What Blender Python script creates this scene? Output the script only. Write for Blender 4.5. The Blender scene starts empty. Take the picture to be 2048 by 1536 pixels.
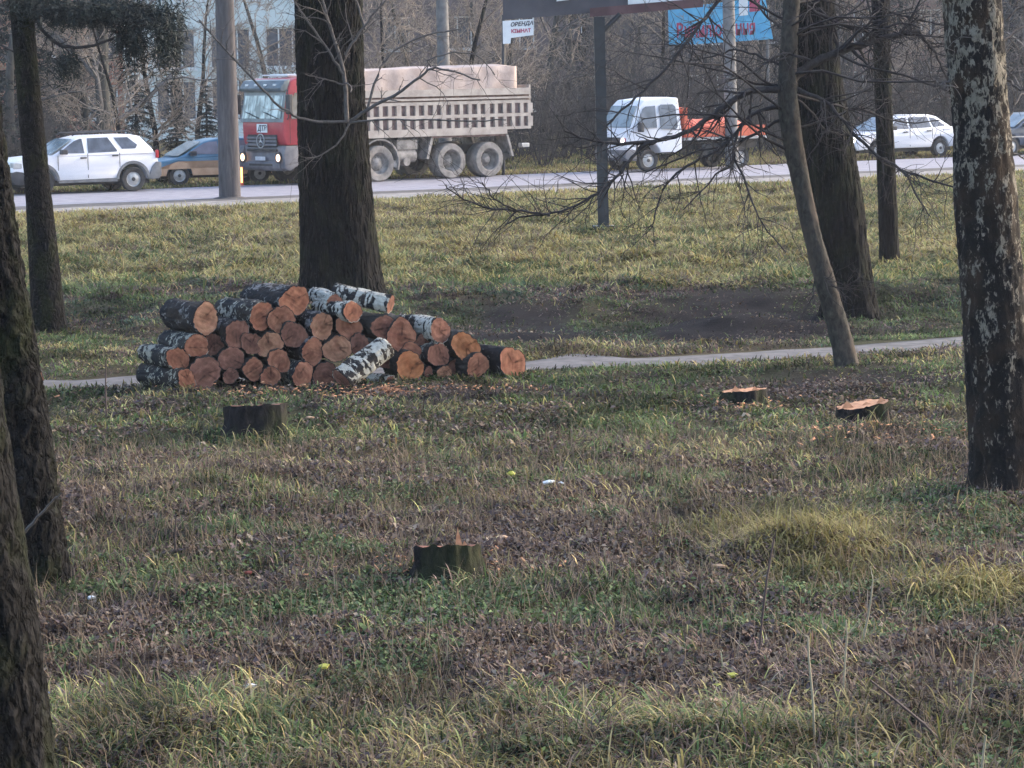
import bpy, bmesh, math, random
import numpy as np
from mathutils import Vector, Matrix
random.seed(7)
RNG = np.random.default_rng(11)
R = math.radians
SC = bpy.context.scene
COL = SC.collection

# ------------------------------------------------------------------ camera
CAMH = 3.2; FPX = 6000.0; PITCH = math.atan(627/6000.0); ROLL = .0180
cd = bpy.data.cameras.new('camera'); cam = bpy.data.objects.new('camera', cd); COL.objects.link(cam)
cam.location = (0, 0, CAMH); cam.rotation_euler = (Matrix.Rotation(math.pi/2-PITCH, 3, 'X') @ Matrix.Rotation(-ROLL, 3, 'Z')).to_euler()
cd.sensor_width = 36; cd.lens = FPX/2048*36; cd.clip_start = 0.1; cd.clip_end = 2000
SC.camera = cam
SC.render.resolution_x = 1024; SC.render.resolution_y = 768
# ------------------------------------------------------------------ world, sun, exposure
w = bpy.data.worlds.new('World'); SC.world = w; w.use_nodes = True
nt = w.node_tree; bg = nt.nodes['Background']
sky = nt.nodes.new('ShaderNodeTexSky'); sky.sky_type = 'NISHITA'; sky.sun_disc = False
SUN_EL, SUN_AZ = 24, 62            # azimuth clockwise from +Y
sky.sun_elevation = R(SUN_EL); sky.sun_rotation = R(SUN_AZ)
sky.dust_density = 3.0; sky.air_density = 1.0; sky.ozone_density = 1.0
nt.links.new(sky.outputs[0], bg.inputs[0]); bg.inputs[1].default_value = 0.15
sd = bpy.data.lights.new('sun', 'SUN'); sun = bpy.data.objects.new('sun', sd); COL.objects.link(sun)
sd.energy = .5; sd.angle = R(24); sd.color = (1.0, 0.95, 0.89)
sv = Vector((math.sin(R(SUN_AZ))*math.cos(R(SUN_EL)), math.cos(R(SUN_AZ))*math.cos(R(SUN_EL)), math.sin(R(SUN_EL))))
sun.rotation_euler = sv.to_track_quat('Z', 'Y').to_euler(); sun.location = (30, 10, 30)
SC.view_settings.view_transform = 'Standard'; SC.view_settings.look = 'None'
SC.view_settings.exposure = 1.98; SC.view_settings.gamma = 1.0

# ------------------------------------------------------------------ noise helpers (numpy)
def _h(i, j, k, s):
    n = (i.astype(np.int64)*73856093) ^ (j.astype(np.int64)*19349663) ^ (k.astype(np.int64)*83492791) ^ (s*2654435761)
    n = (n ^ (n >> 13))*1274126177; n = n & 0x7fffffff; n = (n ^ (n >> 16))*668265263; n = n & 0x7fffffff
    return (n % 100003)/100003.0
def vn(x, y, z=0.0, s=1):
    x, y, z = np.broadcast_arrays(np.asarray(x, float), np.asarray(y, float), np.asarray(z, float))
    i, j, k = np.floor(x), np.floor(y), np.floor(z)
    fx, fy, fz = x-i, y-j, z-k
    fx = fx*fx*(3-2*fx); fy = fy*fy*(3-2*fy); fz = fz*fz*(3-2*fz)
    def L(a, b, c): return _h(i+a, j+b, k+c, s)
    a = L(0,0,0)*(1-fx)+L(1,0,0)*fx; b = L(0,1,0)*(1-fx)+L(1,1,0)*fx
    c = L(0,0,1)*(1-fx)+L(1,0,1)*fx; d = L(0,1,1)*(1-fx)+L(1,1,1)*fx
    return (a*(1-fy)+b*fy)*(1-fz)+(c*(1-fy)+d*fy)*fz
def fbm(x, y, z=0.0, s=1, o=3):
    t = 0; a = .5; m = 0
    for q in range(o):
        t = t+a*vn(np.asarray(x)*2**q, np.asarray(y)*2**q, np.asarray(z)*2**q, s+q*17); m += a; a *= .5
    return t/m
def sst(a, b, x):
    t = np.clip((x-a)/(b-a), 0, 1); return t*t*(3-2*t)

# ------------------------------------------------------------------ pixel <-> world (photo pixels 2048 x 1536)
SP, CP = math.sin(PITCH), math.cos(PITCH)
def ray(px, py):
    u0 = (px-1024)/FPX; v0 = (768-py)/FPX; c, s_ = math.cos(ROLL), math.sin(ROLL)
    u = u0*c+v0*s_; v = -u0*s_+v0*c
    return Vector((u, CP+v*SP, -SP+v*CP))
def flat(px, py):
    d = ray(px, py); t = -CAMH/d.z
    return Vector((d.x*t, d.y*t, 0))
def atY(px, py, Y):
    d = ray(px, py); t = Y/d.y
    return Vector((d.x*t, Y, CAMH+d.z*t))
def proj(x, y, z=0.0):
    f = y*CP-(z-CAMH)*SP; up = y*SP+(z-CAMH)*CP
    u, v = x/f, up/f; c, s_ = math.cos(ROLL), math.sin(ROLL); return 1024+FPX*(u*c-v*s_), 768-FPX*(u*s_+v*c)
def dline(a, b):
    d = (b-a).normalized(); n = Vector((-d.y, d.x, 0)); return a, d, n
RN = dline(flat(300, 403), flat(1750, 342))           # near edge of the asphalt; n points away from the camera
RDIR = RN[1]
def sroad(x, y): return (x-RN[0].x)*RN[2].x+(y-RN[0].y)*RN[2].y
ROADW = 7.3; SHW = 4.8
PATHPX = [(-900, 800), (-300, 781), (150, 764), (600, 745), (1080, 726), (1300, 717), (1650, 697), (1930, 675), (2300, 655), (2900, 625)]
PATH = np.array([[*flat(*p)[:2]] for p in PATHPX])
def path_y(x): return np.interp(x, PATH[:, 0], PATH[:, 1])
def H(x, y):
    x = np.asarray(x, float); y = np.asarray(y, float)
    s = sroad(x, y)
    b = (fbm(x*.35, y*.35, s=3)-.5)*.16+(fbm(x*1.1, y*1.1, s=5)-.5)*.10
    mead = sst(41, 46, y)
    b = b+mead*(fbm(x*1.7, y*1.3, s=9)-.5)*.34
    b = b+(1-mead)*(fbm(x*3.0, y*2.4, s=8)-.5)*.12
    yy = y-.05*x; b = b-.27*sst(34.6, 37.2, yy)*(1-sst(40.2, 42.6, yy))*sst(-2.4, -.2, x)*(1-sst(11, 14, x))
    b = b+.07*np.exp(-((yy-43.4)/1.3)**2)
    for (cx, cy, rr, hh) in MOUNDS: b = b+hh*np.exp(-(((x-cx)/rr)**2+((y-cy)/(rr*.8))**2))
    b = b*(1-sst(-SHW-4.5, -SHW-.8, s))+b*sst(ROADW+.8, ROADW+4, s)
    dp = np.abs(y-path_y(x)); k = 1-.92*np.exp(-(dp/1.0)**4)
    return b*k-.03*np.exp(-(dp/1.0)**4)
MOUNDS = []
_m = flat(1620, 1110); MOUNDS.append((_m.x, _m.y, .55, .19))
_m = flat(1950, 1185); MOUNDS.append((_m.x, _m.y, .5, .08))
_m = flat(1480, 622); MOUNDS.append((_m.x, _m.y, .75, .22)); MOUNDS.append((_m.x+1.1, _m.y-.4, .4, .09))
_m = flat(1040, 640); MOUNDS.append((_m.x, _m.y, .5, .12))
_m = flat(450, 1470); MOUNDS.append((_m.x, _m.y, .5, .08))
_m = flat(1450, 1500); MOUNDS.append((_m.x, _m.y, .5, .09))
def g(px, py):
    d = ray(px, py); z = 0
    for _ in range(6):
        t = (z-CAMH)/d.z; x, y = d.x*t, d.y*t; z = float(H(x, y))
    return Vector((x, y, z))

# ------------------------------------------------------------------ object helpers
def tag(o, label=None, cat=None, group=None, kind=None):
    if label: o['label'] = label
    if cat: o['category'] = cat
    if group: o['group'] = group
    if kind: o['kind'] = kind
    return o
def empty(name, loc, rz=0, label=None, cat=None, group=None):
    o = bpy.data.objects.new(name, None); COL.objects.link(o); o.location = loc; o.rotation_euler = (0, 0, rz)
    o.empty_display_size = .2
    return tag(o, label, cat, group)
def mesh_np(name, V, F, m=None, parent=None, col=None, smooth=False):
    """V (n,3); F list of (faces array (k,c))"""
    me = bpy.data.meshes.new(name); V = np.asarray(V, np.float32)
    me.vertices.add(len(V)); me.vertices.foreach_set('co', V.ravel())
    F = [np.asarray(f, np.int32) for f in F if len(f)]
    tot = sum(f.size for f in F); n = sum(len(f) for f in F)
    me.loops.add(tot); me.loops.foreach_set('vertex_index', np.concatenate([f.ravel() for f in F]))
    me.polygons.add(n); st = []; o = 0
    for f in F:
        st.append(o+np.arange(len(f))*f.shape[1]); o += f.size
    me.polygons.foreach_set('loop_start', np.concatenate(st).astype(np.int32))
    if smooth: me.polygons.foreach_set('use_smooth', np.ones(n, bool))
    me.update(calc_edges=True)
    if col is not None:
        a = me.attributes.new('Col', 'FLOAT_COLOR', 'POINT')
        c4 = np.ones((len(V), 4), np.float32); c4[:, :3] = col; a.data.foreach_set('color', c4.ravel())
    ob = bpy.data.objects.new(name, me); COL.objects.link(ob)
    if m: me.materials.append(m)
    if parent: ob.parent = parent
    return ob
class MB:
    """collects simple shapes into one bmesh"""
    def __init__(s): s.bm = bmesh.new()
    def box(s, x0, x1, y0, y1, z0, z1, bev=0, M=None):
        vs = [s.bm.verts.new((x, y, z)) for x in (x0, x1) for y in (y0, y1) for z in (z0, z1)]
        fs = [s.bm.faces.new([vs[i] for i in f]) for f in ((0,1,3,2),(4,6,7,5),(0,4,5,1),(2,3,7,6),(0,2,6,4),(1,5,7,3))]
        if bev > 0:
            es = list({e for f in fs for e in f.edges})
            r = bmesh.ops.bevel(s.bm, geom=es, offset=bev, segments=2, affect='EDGES', profile=.6)
            vs = list({v for v in r['verts']}|{v for v in vs if v.is_valid})
        if M is not None:
            for v in vs:
                if v.is_valid: v.co = M @ v.co
        return s
    def prism(s, pts, y0, y1, bev=0, taper=None, seg=2):
        """polygon in (x,z) extruded along y; taper(x,y,z)->new co"""
        a = [s.bm.verts.new((p[0], y0, p[1])) for p in pts]; b = [s.bm.verts.new((p[0], y1, p[1])) for p in pts]
        n = len(pts); fs = [s.bm.faces.new(a), s.bm.faces.new(b[::-1])]
        for i in range(n): fs.append(s.bm.faces.new((a[i], b[i], b[(i+1) % n], a[(i+1) % n])))
        bmesh.ops.recalc_face_normals(s.bm, faces=fs)
        if taper:
            for v in a+b: v.co = Vector(taper(*v.co))
        if bev > 0:
            es = list({e for f in fs[:2] for e in f.edges})+[e for e in {e for f in fs[2:] for e in f.edges} if abs(e.calc_face_angle(0)) > .35]
            bmesh.ops.bevel(s.bm, geom=list(set(es)), offset=bev, segments=seg, affect='EDGES', profile=.6, clamp_overlap=True)
        return s
    def poly(s, pts3):
        s.bm.faces.new([s.bm.verts.new(p) for p in pts3]); return s
    def cyl(s, c, axis, r, h, n=24, r2=None, cap=True):
        axis = Vector(axis).normalized(); r2 = r if r2 is None else r2
        q = axis.to_track_quat('Z', 'Y').to_matrix().to_4x4(); q.translation = Vector(c)
        bmesh.ops.create_cone(s.bm, cap_ends=cap, segments=n, radius1=r, radius2=r2, depth=h, matrix=q); return s
    def lathe(s, prof, c=(0,0,0), axis=(0,1,0), n=28):
        axis = Vector(axis).normalized(); q = axis.to_track_quat('Z', 'Y').to_matrix(); c = Vector(c)
        rings = []
        for (r, z) in prof:
            rings.append([s.bm.verts.new(c+q @ Vector((r*math.cos(2*math.pi*i/n), r*math.sin(2*math.pi*i/n), z))) for i in range(n)])
        for a, b in zip(rings, rings[1:]):
            for i in range(n): s.bm.faces.new((a[i], a[(i+1) % n], b[(i+1) % n], b[i]))
        return s
    def tube(s, pts, r, n=8):
        pts = [Vector(p) for p in pts]; rr = r if isinstance(r, (list, tuple)) else [r]*len(pts); prev = None
        for i, p in enumerate(pts):
            d = (pts[min(i+1, len(pts)-1)]-pts[max(i-1, 0)]).normalized(); q = d.to_track_quat('Z', 'X').to_matrix()
            ring = [s.bm.verts.new(p+q @ Vector((rr[i]*math.cos(2*math.pi*k/n), rr[i]*math.sin(2*math.pi*k/n), 0))) for k in range(n)]
            if prev:
                for k in range(n): s.bm.faces.new((prev[k], prev[(k+1) % n], ring[(k+1) % n], ring[k]))
            else: s.bm.faces.new(ring[::-1])
            prev = ring
        s.bm.faces.new(prev); return s
    def build(s, name, m, parent=None, smooth=False, label=None):
        bmesh.ops.recalc_face_normals(s.bm, faces=s.bm.faces[:])
        me = bpy.data.meshes.new(name); s.bm.to_mesh(me); s.bm.free()
        if smooth:
            for p in me.polygons: p.use_smooth = True
            try: me.set_sharp_from_angle(angle=R(35))
            except Exception: pass
        me.materials.append(m); o = bpy.data.objects.new(name, me); COL.objects.link(o)
        if parent: o.parent = parent
        if label: o['label'] = label
        return o
def children(o): return [c for c in bpy.data.objects if c.parent == o]
def copy_tree(o, parent=None):
    c = o.copy(); COL.objects.link(c)
    if parent: c.parent = parent
    for ch in children(o): copy_tree(ch, c)
    return c

# ------------------------------------------------------------------ materials
def newmat(name):
    m = bpy.data.materials.new(name); m.use_nodes = True
    n = m.node_tree.nodes; return m, n, m.node_tree.links, n['Principled BSDF']
def ramp(n, l, src, stops):
    r = n.new('ShaderNodeValToRGB'); cr = r.color_ramp
    while len(cr.elements) < len(stops): cr.elements.new(.5)
    for e, (p, c) in zip(cr.elements, stops): e.position = p; e.color = (*c, 1) if len(c) == 3 else c
    l.new(src, r.inputs[0]); return r
def coords(n, l, scale=(1,1,1), rnd=True):
    tc = n.new('ShaderNodeTexCoord'); mp = n.new('ShaderNodeMapping'); mp.inputs['Scale'].default_value = scale
    l.new(tc.outputs['Object'], mp.inputs[0])
    if rnd:
        oi = n.new('ShaderNodeObjectInfo'); mu = n.new('ShaderNodeMath'); mu.operation = 'MULTIPLY'; mu.inputs[1].default_value = 37
        l.new(oi.outputs['Random'], mu.inputs[0]); l.new(mu.outputs[0], mp.inputs['Location'])
    return mp
def noise(n, l, vec, scale, detail=4, rough=.55, dist=0):
    t = n.new('ShaderNodeTexNoise'); t.inputs['Scale'].default_value = scale; t.inputs['Detail'].default_value = detail
    t.inputs['Roughness'].default_value = rough; t.inputs['Distortion'].default_value = dist
    l.new(vec, t.inputs['Vector']); return t
def bump(n, l, b, src, strength=.5, dist=.01):
    u = n.new('ShaderNodeBump'); u.inputs['Strength'].default_value = strength; u.inputs['Distance'].default_value = dist
    l.new(src, u.inputs['Height']); l.new(u.outputs[0], b.inputs['Normal'])
def mixc(n, l, f, a, b, blend='MIX'):
    x = n.new('ShaderNodeMix'); x.data_type = 'RGBA'; x.blend_type = blend
    for s, v in ((x.inputs['Factor'], f), (x.inputs['A'], a), (x.inputs['B'], b)):
        if isinstance(v, (int, float)): s.default_value = v
        elif isinstance(v, tuple): s.default_value = (*v, 1)
        else: l.new(v, s)
    return [o for o in x.outputs if o.type == 'RGBA'][0]
def simple(name, c1, c2=None, rough=.6, metal=0, scale=6, bmp=0, spec=.5, detail=5, stretch=(1,1,1), lo=.35, hi=.65, dist=.01):
    m, n, l, b = newmat(name); b.inputs['Roughness'].default_value = rough; b.inputs['Metallic'].default_value = metal
    b.inputs['Specular IOR Level'].default_value = spec
    v = coords(n, l, stretch); t = noise(n, l, v.outputs[0], scale, detail)
    if c2: r = ramp(n, l, t.outputs[0], [(lo, c1), (hi, c2)]); l.new(r.outputs[0], b.inputs['Base Color'])
    else: b.inputs['Base Color'].default_value = (*c1, 1)
    if bmp: bump(n, l, b, t.outputs[0], bmp, dist)
    return m
def vcol(name, rough=.8, trans=0, spec=.2):
    m, n, l, b = newmat(name); a = n.new('ShaderNodeAttribute'); a.attribute_name = 'Col'
    b.inputs['Roughness'].default_value = rough; b.inputs['Specular IOR Level'].default_value = spec
    l.new(a.outputs['Color'], b.inputs['Base Color'])
    if trans:
        tr = n.new('ShaderNodeBsdfTranslucent'); mx = n.new('ShaderNodeMixShader'); mx.inputs[0].default_value = trans
        l.new(a.outputs['Color'], tr.inputs[0]); l.new(b.outputs[0], mx.inputs[1]); l.new(tr.outputs[0], mx.inputs[2])
        l.new(mx.outputs[0], n['Material Output'].inputs[0])
    return m
def bark(name, c1, c2, c3=None, scale=9, stretch=(1,1,.22), moss=None, bs=.9, plates=0, pst=(1,1,.35)):
    m, n, l, b = newmat(name); b.inputs['Roughness'].default_value = .9; b.inputs['Specular IOR Level'].default_value = .15
    v = coords(n, l, stretch); t = noise(n, l, v.outputs[0], scale, 8, .65, .6)
    st = [(.3, c1), (.62, c2)]+([(.76, c3)] if c3 else [])
    c = ramp(n, l, t.outputs[0], st).outputs[0]
    if plates:
        vv = coords(n, l, pst); nz = noise(n, l, vv.outputs[0], plates*.7, 3, .6); ad = n.new('ShaderNodeVectorMath'); ad.operation = 'MULTIPLY_ADD'
        ad.inputs[1].default_value = (.10,.10,.10); l.new(nz.outputs['Color'], ad.inputs[0]); l.new(vv.outputs[0], ad.inputs[2])
        vo = n.new('ShaderNodeTexVoronoi'); vo.feature = 'DISTANCE_TO_EDGE'; vo.inputs['Scale'].default_value = plates; l.new(ad.outputs[0], vo.inputs['Vector'])
        pr = ramp(n, l, vo.outputs['Distance'], [(.0, (.22,.22,.24)), (.16, (1,1,1)), (.5, (1.5,1.5,1.5))]).outputs[0]; c = mixc(n, l, 1.0, c, pr, 'MULTIPLY')
        bb = n.new('ShaderNodeBump'); bb.inputs['Strength'].default_value = 1; bb.inputs['Distance'].default_value = .05; l.new(pr, bb.inputs['Height'])
    if moss:
        t2 = noise(n, l, coords(n, l, (1,1,.6)).outputs[0], 3.2, 5, .6)
        f = ramp(n, l, t2.outputs[0], [(.48, (0,0,0)), (.62, (.85,.85,.85))]).outputs[0]
        c = mixc(n, l, f, c, moss)
    l.new(c, b.inputs['Base Color']); bump(n, l, b, t.outputs[0], bs, .03)
    if plates: l.new(bb.outputs[0], [q for q in n if q.type == 'BUMP' and q != bb][0].inputs['Normal'])
    return m
def birch(name, dark, white, along=(1,1,1), scale=6, lo=.47, hi=.53, warm=(.35,.22,.13), foot=0):
    """patchy black and white bark"""
    m, n, l, b = newmat(name); b.inputs['Roughness'].default_value = .85; b.inputs['Specular IOR Level'].default_value = .15
    v = coords(n, l, along); t = noise(n, l, v.outputs[0], scale, 6, .62, .8)
    tl = noise(n, l, coords(n, l, along).outputs[0], scale*.28, 3, .5); ma = n.new('ShaderNodeMath'); ma.operation = 'MULTIPLY_ADD'; ma.inputs[1].default_value = .75
    l.new(tl.outputs[0], ma.inputs[0]); mb_ = n.new('ShaderNodeMath'); mb_.operation = 'ADD'; mb_.inputs[1].default_value = -.375; l.new(t.outputs[0], mb_.inputs[0]); l.new(mb_.outputs[0], ma.inputs[2])
    src = ma.outputs[0]
    if foot:
        tc = n.new('ShaderNodeTexCoord'); sx = n.new('ShaderNodeSeparateXYZ'); l.new(tc.outputs['Object'], sx.inputs[0]); mr = n.new('ShaderNodeMapRange')
        mr.inputs[1].default_value = .1; mr.inputs[2].default_value = 3.2; mr.inputs[3].default_value = -foot; mr.inputs[4].default_value = foot*.35; l.new(sx.outputs[2], mr.inputs[0])
        a2 = n.new('ShaderNodeMath'); a2.operation = 'ADD'; l.new(src, a2.inputs[0]); l.new(mr.outputs[0], a2.inputs[1]); src = a2.outputs[0]
    f = ramp(n, l, src, [(lo, (0,0,0)), (hi, (1,1,1))]).outputs[0]
    t2 = noise(n, l, coords(n, l).outputs[0], 22, 4, .6)
    wc = ramp(n, l, t2.outputs[0], [(.3, tuple(.62*q for q in white)), (.6, white)]).outputs[0]
    t3 = noise(n, l, coords(n, l).outputs[0], 3.1, 3)
    dk = ramp(n, l, t3.outputs[0], [(.45, dark), (.75, tuple(.6*a+.10*b_ for a, b_ in zip(dark, warm)))]).outputs[0]
    l.new(mixc(n, l, f, dk, wc), b.inputs['Base Color']); bump(n, l, b, t.outputs[0], .8, .02); return m
M = {}
M['bark_dark'] = bark('bark_dark', (.0025,.0025,.0035), (.008,.008,.0095), (.024,.024,.026), scale=26, stretch=(1,1,.22), moss=(.012,.015,.008), plates=13, pst=(1,1,.16))
M['bark_grey'] = bark('bark_grey', (.03,.03,.028), (.085,.082,.075), (.15,.15,.135), scale=9, stretch=(1,1,.3))
M['bark_moss'] = bark('bark_moss', (.003,.003,.004), (.013,.0125,.0135), (.070,.066,.064), scale=26, stretch=(1,1,.5), moss=(.017,.022,.008), plates=16, pst=(1,1,.55))
M['bark_scaly'] = bark('bark_scaly', (.004,.004,.006), (.02,.018,.02), (.07,.066,.062), scale=20, stretch=(1,1,.55), moss=(.028,.032,.015))
M['bark_young'] = bark('bark_young', (.014,.014,.014), (.062,.057,.051), (.105,.096,.084), scale=22, stretch=(1,1,.5), moss=(.085,.066,.055), bs=.35)
M['twig'] = bark('twig', (.07,.062,.06), (.14,.125,.12), scale=20, stretch=(1,1,1), bs=.2)
M['twig_dark'] = bark('twig_dark', (.018,.016,.018), (.055,.05,.052), scale=20, stretch=(1,1,1), bs=.2)
M['far_twig'] = bark('far_twig', (.040,.039,.043), (.15,.14,.14), scale=8, stretch=(1,1,1), bs=.1)
M['far_twig_b'] = bark('far_twig_b', (.13,.105,.09), (.34,.28,.23), scale=8, stretch=(1,1,1), bs=.1)
M['thicket'] = bark('thicket', (.022,.022,.026), (.085,.08,.08), scale=3, stretch=(1,1,1), bs=.1)
M['birch_old'] = birch('birch_old', (.008,.0075,.009), (.20,.18,.15), along=(1,1,.5), scale=40, lo=.535, hi=.62, foot=.10)
M['birch_log'] = birch('birch_log', (.018,.019,.022), (.34,.32,.27), along=(1,1,1.5), scale=16, lo=.56, hi=.61)
M['birch_log_white'] = birch('birch_log_white', (.02,.02,.022), (.47,.45,.40), along=(.7,.7,1.4), scale=13, lo=.47, hi=.51)
M['birch_log_dark'] = birch('birch_log_dark', (.014,.014,.017), (.20,.19,.19), along=(1,1,.9), scale=15, lo=.56, hi=.62)
M['bark_log'] = bark('bark_log', (.018,.017,.017), (.05,.045,.042), (.14,.12,.11), scale=14, stretch=(1,1,.4))
M['glass'] = simple('glass', (.10,.13,.15), (.20,.25,.28), rough=.12, scale=2.5, spec=.9)
M['glass_dark'] = simple('glass_dark', (.035,.038,.05), (.10,.11,.14), rough=.12, scale=3, spec=.9)
M['glass_sky'] = simple('glass_sky', (.07,.10,.10), (.50,.58,.56), rough=.1, scale=3.2, spec=.9, stretch=(1,1.6,.5), lo=.42, hi=.58)
M['white_paint'] = simple('white_paint', (.74,.73,.78), (.80,.79,.83), rough=.32, scale=1.5)
M['white_paint_b'] = simple('white_paint_b', (.60,.62,.66), (.82,.83,.86), rough=.3, scale=2.5)
M['black_plastic'] = simple('black_plastic', (.02,.02,.024), (.045,.045,.05), rough=.6, scale=5)
M['grey_plastic'] = simple('grey_plastic', (.10,.105,.115), (.19,.19,.20), rough=.6, scale=4)
M['rubber'] = simple('rubber', (.020,.020,.022), (.045,.043,.043), rough=.85, scale=9, bmp=.2)
M['rubber_dust'] = simple('rubber_dust', (.17,.155,.145), (.30,.275,.26), rough=.95, scale=5, bmp=.2)
M['steel'] = simple('steel', (.30,.30,.31), (.48,.48,.49), rough=.45, metal=.5, scale=8)
M['dusty_steel'] = simple('dusty_steel', (.17,.155,.145), (.36,.33,.31), rough=.8, scale=5, bmp=.15)
M['under'] = simple('under', (.018,.018,.02), (.05,.048,.045), rough=.8, scale=4)
M['red_paint'] = simple('red_paint', (.30,.022,.035), (.42,.045,.06), rough=.38, scale=2.2)
M['tipper'] = simple('tipper', (.30,.262,.24), (.43,.385,.35), rough=.85, scale=3.2, bmp=.1, detail=8)
M['tipper_in'] = simple('tipper_in', (.10,.065,.06), (.22,.15,.14), rough=.9, scale=6)
M['tarp'] = simple('tarp', (.31,.245,.225), (.44,.36,.335), rough=.8, scale=2.2, bmp=.6, detail=7, dist=.06)
M['grey_visor'] = simple('grey_visor', (.08,.10,.115), (.16,.19,.21), rough=.35, scale=3)
M['bumper'] = simple('bumper', (.10,.10,.115), (.17,.165,.18), rough=.65, scale=4)
M['blue_paint'] = simple('blue_paint', (.05,.145,.24), (.08,.20,.31), rough=.35, scale=2)
M['grey_mauve'] = simple('grey_mauve', (.14,.13,.17), (.23,.21,.26), rough=.5, scale=2.2)  # grey-mauve for the blue car's windows
M['lower_tan'] = simple('lower_tan', (.58,.33,.20), (.70,.44,.28), rough=.7, scale=4)  # plain tan for the blue car's lower side
M['orange_paint'] = simple('orange_paint', (.50,.085,.045), (.68,.16,.08), rough=.6, scale=2.6, bmp=.2)
M['dark_blue_paint'] = simple('dark_blue_paint', (.04,.05,.07), (.09,.11,.15), rough=.3, scale=2)
M['pole_wood'] = bark('pole_wood', (.045,.042,.046), (.11,.10,.105), (.17,.15,.145), scale=10, stretch=(1,1,.12), bs=.4)
M['pole_concrete'] = simple('pole_concrete', (.10,.10,.105), (.18,.175,.175), rough=.9, scale=5, bmp=.2)
M['pole_paint'] = simple('pole_paint', (.010,.013,.02), (.024,.029,.038), rough=.5, scale=5)
M['maroon'] = simple('maroon', (.08,.035,.04), (.14,.07,.075), rough=.7, scale=3)
M['panel_dark'] = simple('panel_dark', (.055,.05,.065), (.10,.09,.105), rough=.7, scale=1.5)
M['sign_white'] = simple('sign_white', (.66,.68,.70), (.78,.79,.80), rough=.5, scale=4)
M['sign_blue'] = simple('sign_blue', (.06,.33,.58), (.12,.45,.68), rough=.5, scale=3)
M['text_red'] = simple('text_red', (.42,.06,.12), rough=.6)
M['text_dark'] = simple('text_dark', (.04,.04,.06), rough=.6)
M['plate'] = simple('plate', (.45,.45,.47), (.6,.6,.62), rough=.5)
M['red_lamp'] = simple('red_lamp', (.45,.02,.03), rough=.25)
M['asphalt'] = simple('asphalt', (.19,.185,.225), (.27,.265,.31), rough=.9, scale=2.5, bmp=.3, detail=10)
M['gravel'] = simple('gravel', (.13,.12,.12), (.29,.27,.26), rough=.95, scale=5, bmp=.6, detail=12)
M['mud'] = simple('mud', (.035,.032,.034), (.10,.09,.09), rough=.9, scale=4, bmp=.7, detail=8)
M['path'] = simple('path', (.05,.048,.056), (.115,.11,.122), rough=.92, scale=6, bmp=.3, detail=10)
M['needles'] = simple('needles', (.005,.010,.011), (.016,.026,.024), rough=.8, scale=2)
M['facade_pale'] = simple('facade_pale', (.52,.58,.58), (.66,.70,.69), rough=.9, scale=1.2)
M['facade_brown'] = simple('facade_brown', (.13,.105,.11), (.21,.17,.17), rough=.9, scale=1.5)
M['facade_pink'] = simple('facade_pink', (.30,.19,.17), (.42,.29,.25), rough=.9, scale=1.5)
M['facade_dark'] = simple('facade_dark', (.05,.045,.05), (.10,.09,.095), rough=.9, scale=1.2)
M['roof'] = simple('roof', (.06,.055,.06), (.10,.09,.09), rough=.8, scale=3)
M['frame_white'] = simple('frame_white', (.55,.57,.57), (.7,.7,.7), rough=.6)
def brickmat():
    m, n, l, b = newmat('brick'); b.inputs['Roughness'].default_value = .9
    v = coords(n, l, (1,1,1), False)
    t = n.new('ShaderNodeTexBrick'); l.new(v.outputs[0], t.inputs[0])
    mp = v; mp.inputs['Rotation'].default_value = (R(90), 0, 0)
    t.inputs['Scale'].default_value = 4; t.inputs['Color1'].default_value = (.45,.14,.08,1); t.inputs['Color2'].default_value = (.33,.11,.07,1)
    t.inputs['Mortar'].default_value = (.32,.28,.25,1); l.new(t.outputs[0], b.inputs['Base Color']); return m
M['brick'] = brickmat()
def emis(name, c, s):
    m, n, l, b = newmat(name); b.inputs['Base Color'].default_value = (*c, 1)
    b.inputs['Emission Color'].default_value = (*c, 1); b.inputs['Emission Strength'].default_value = s; return m
M['lamp_on'] = emis('lamp_on', (1, .62, .36), 1.1)
M['lamp_white'] = emis('lamp_white', (1, .92, .85), 1.3)
M['glow_orange'] = emis('glow_orange', (1, .42, .12), 1.5)
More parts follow.
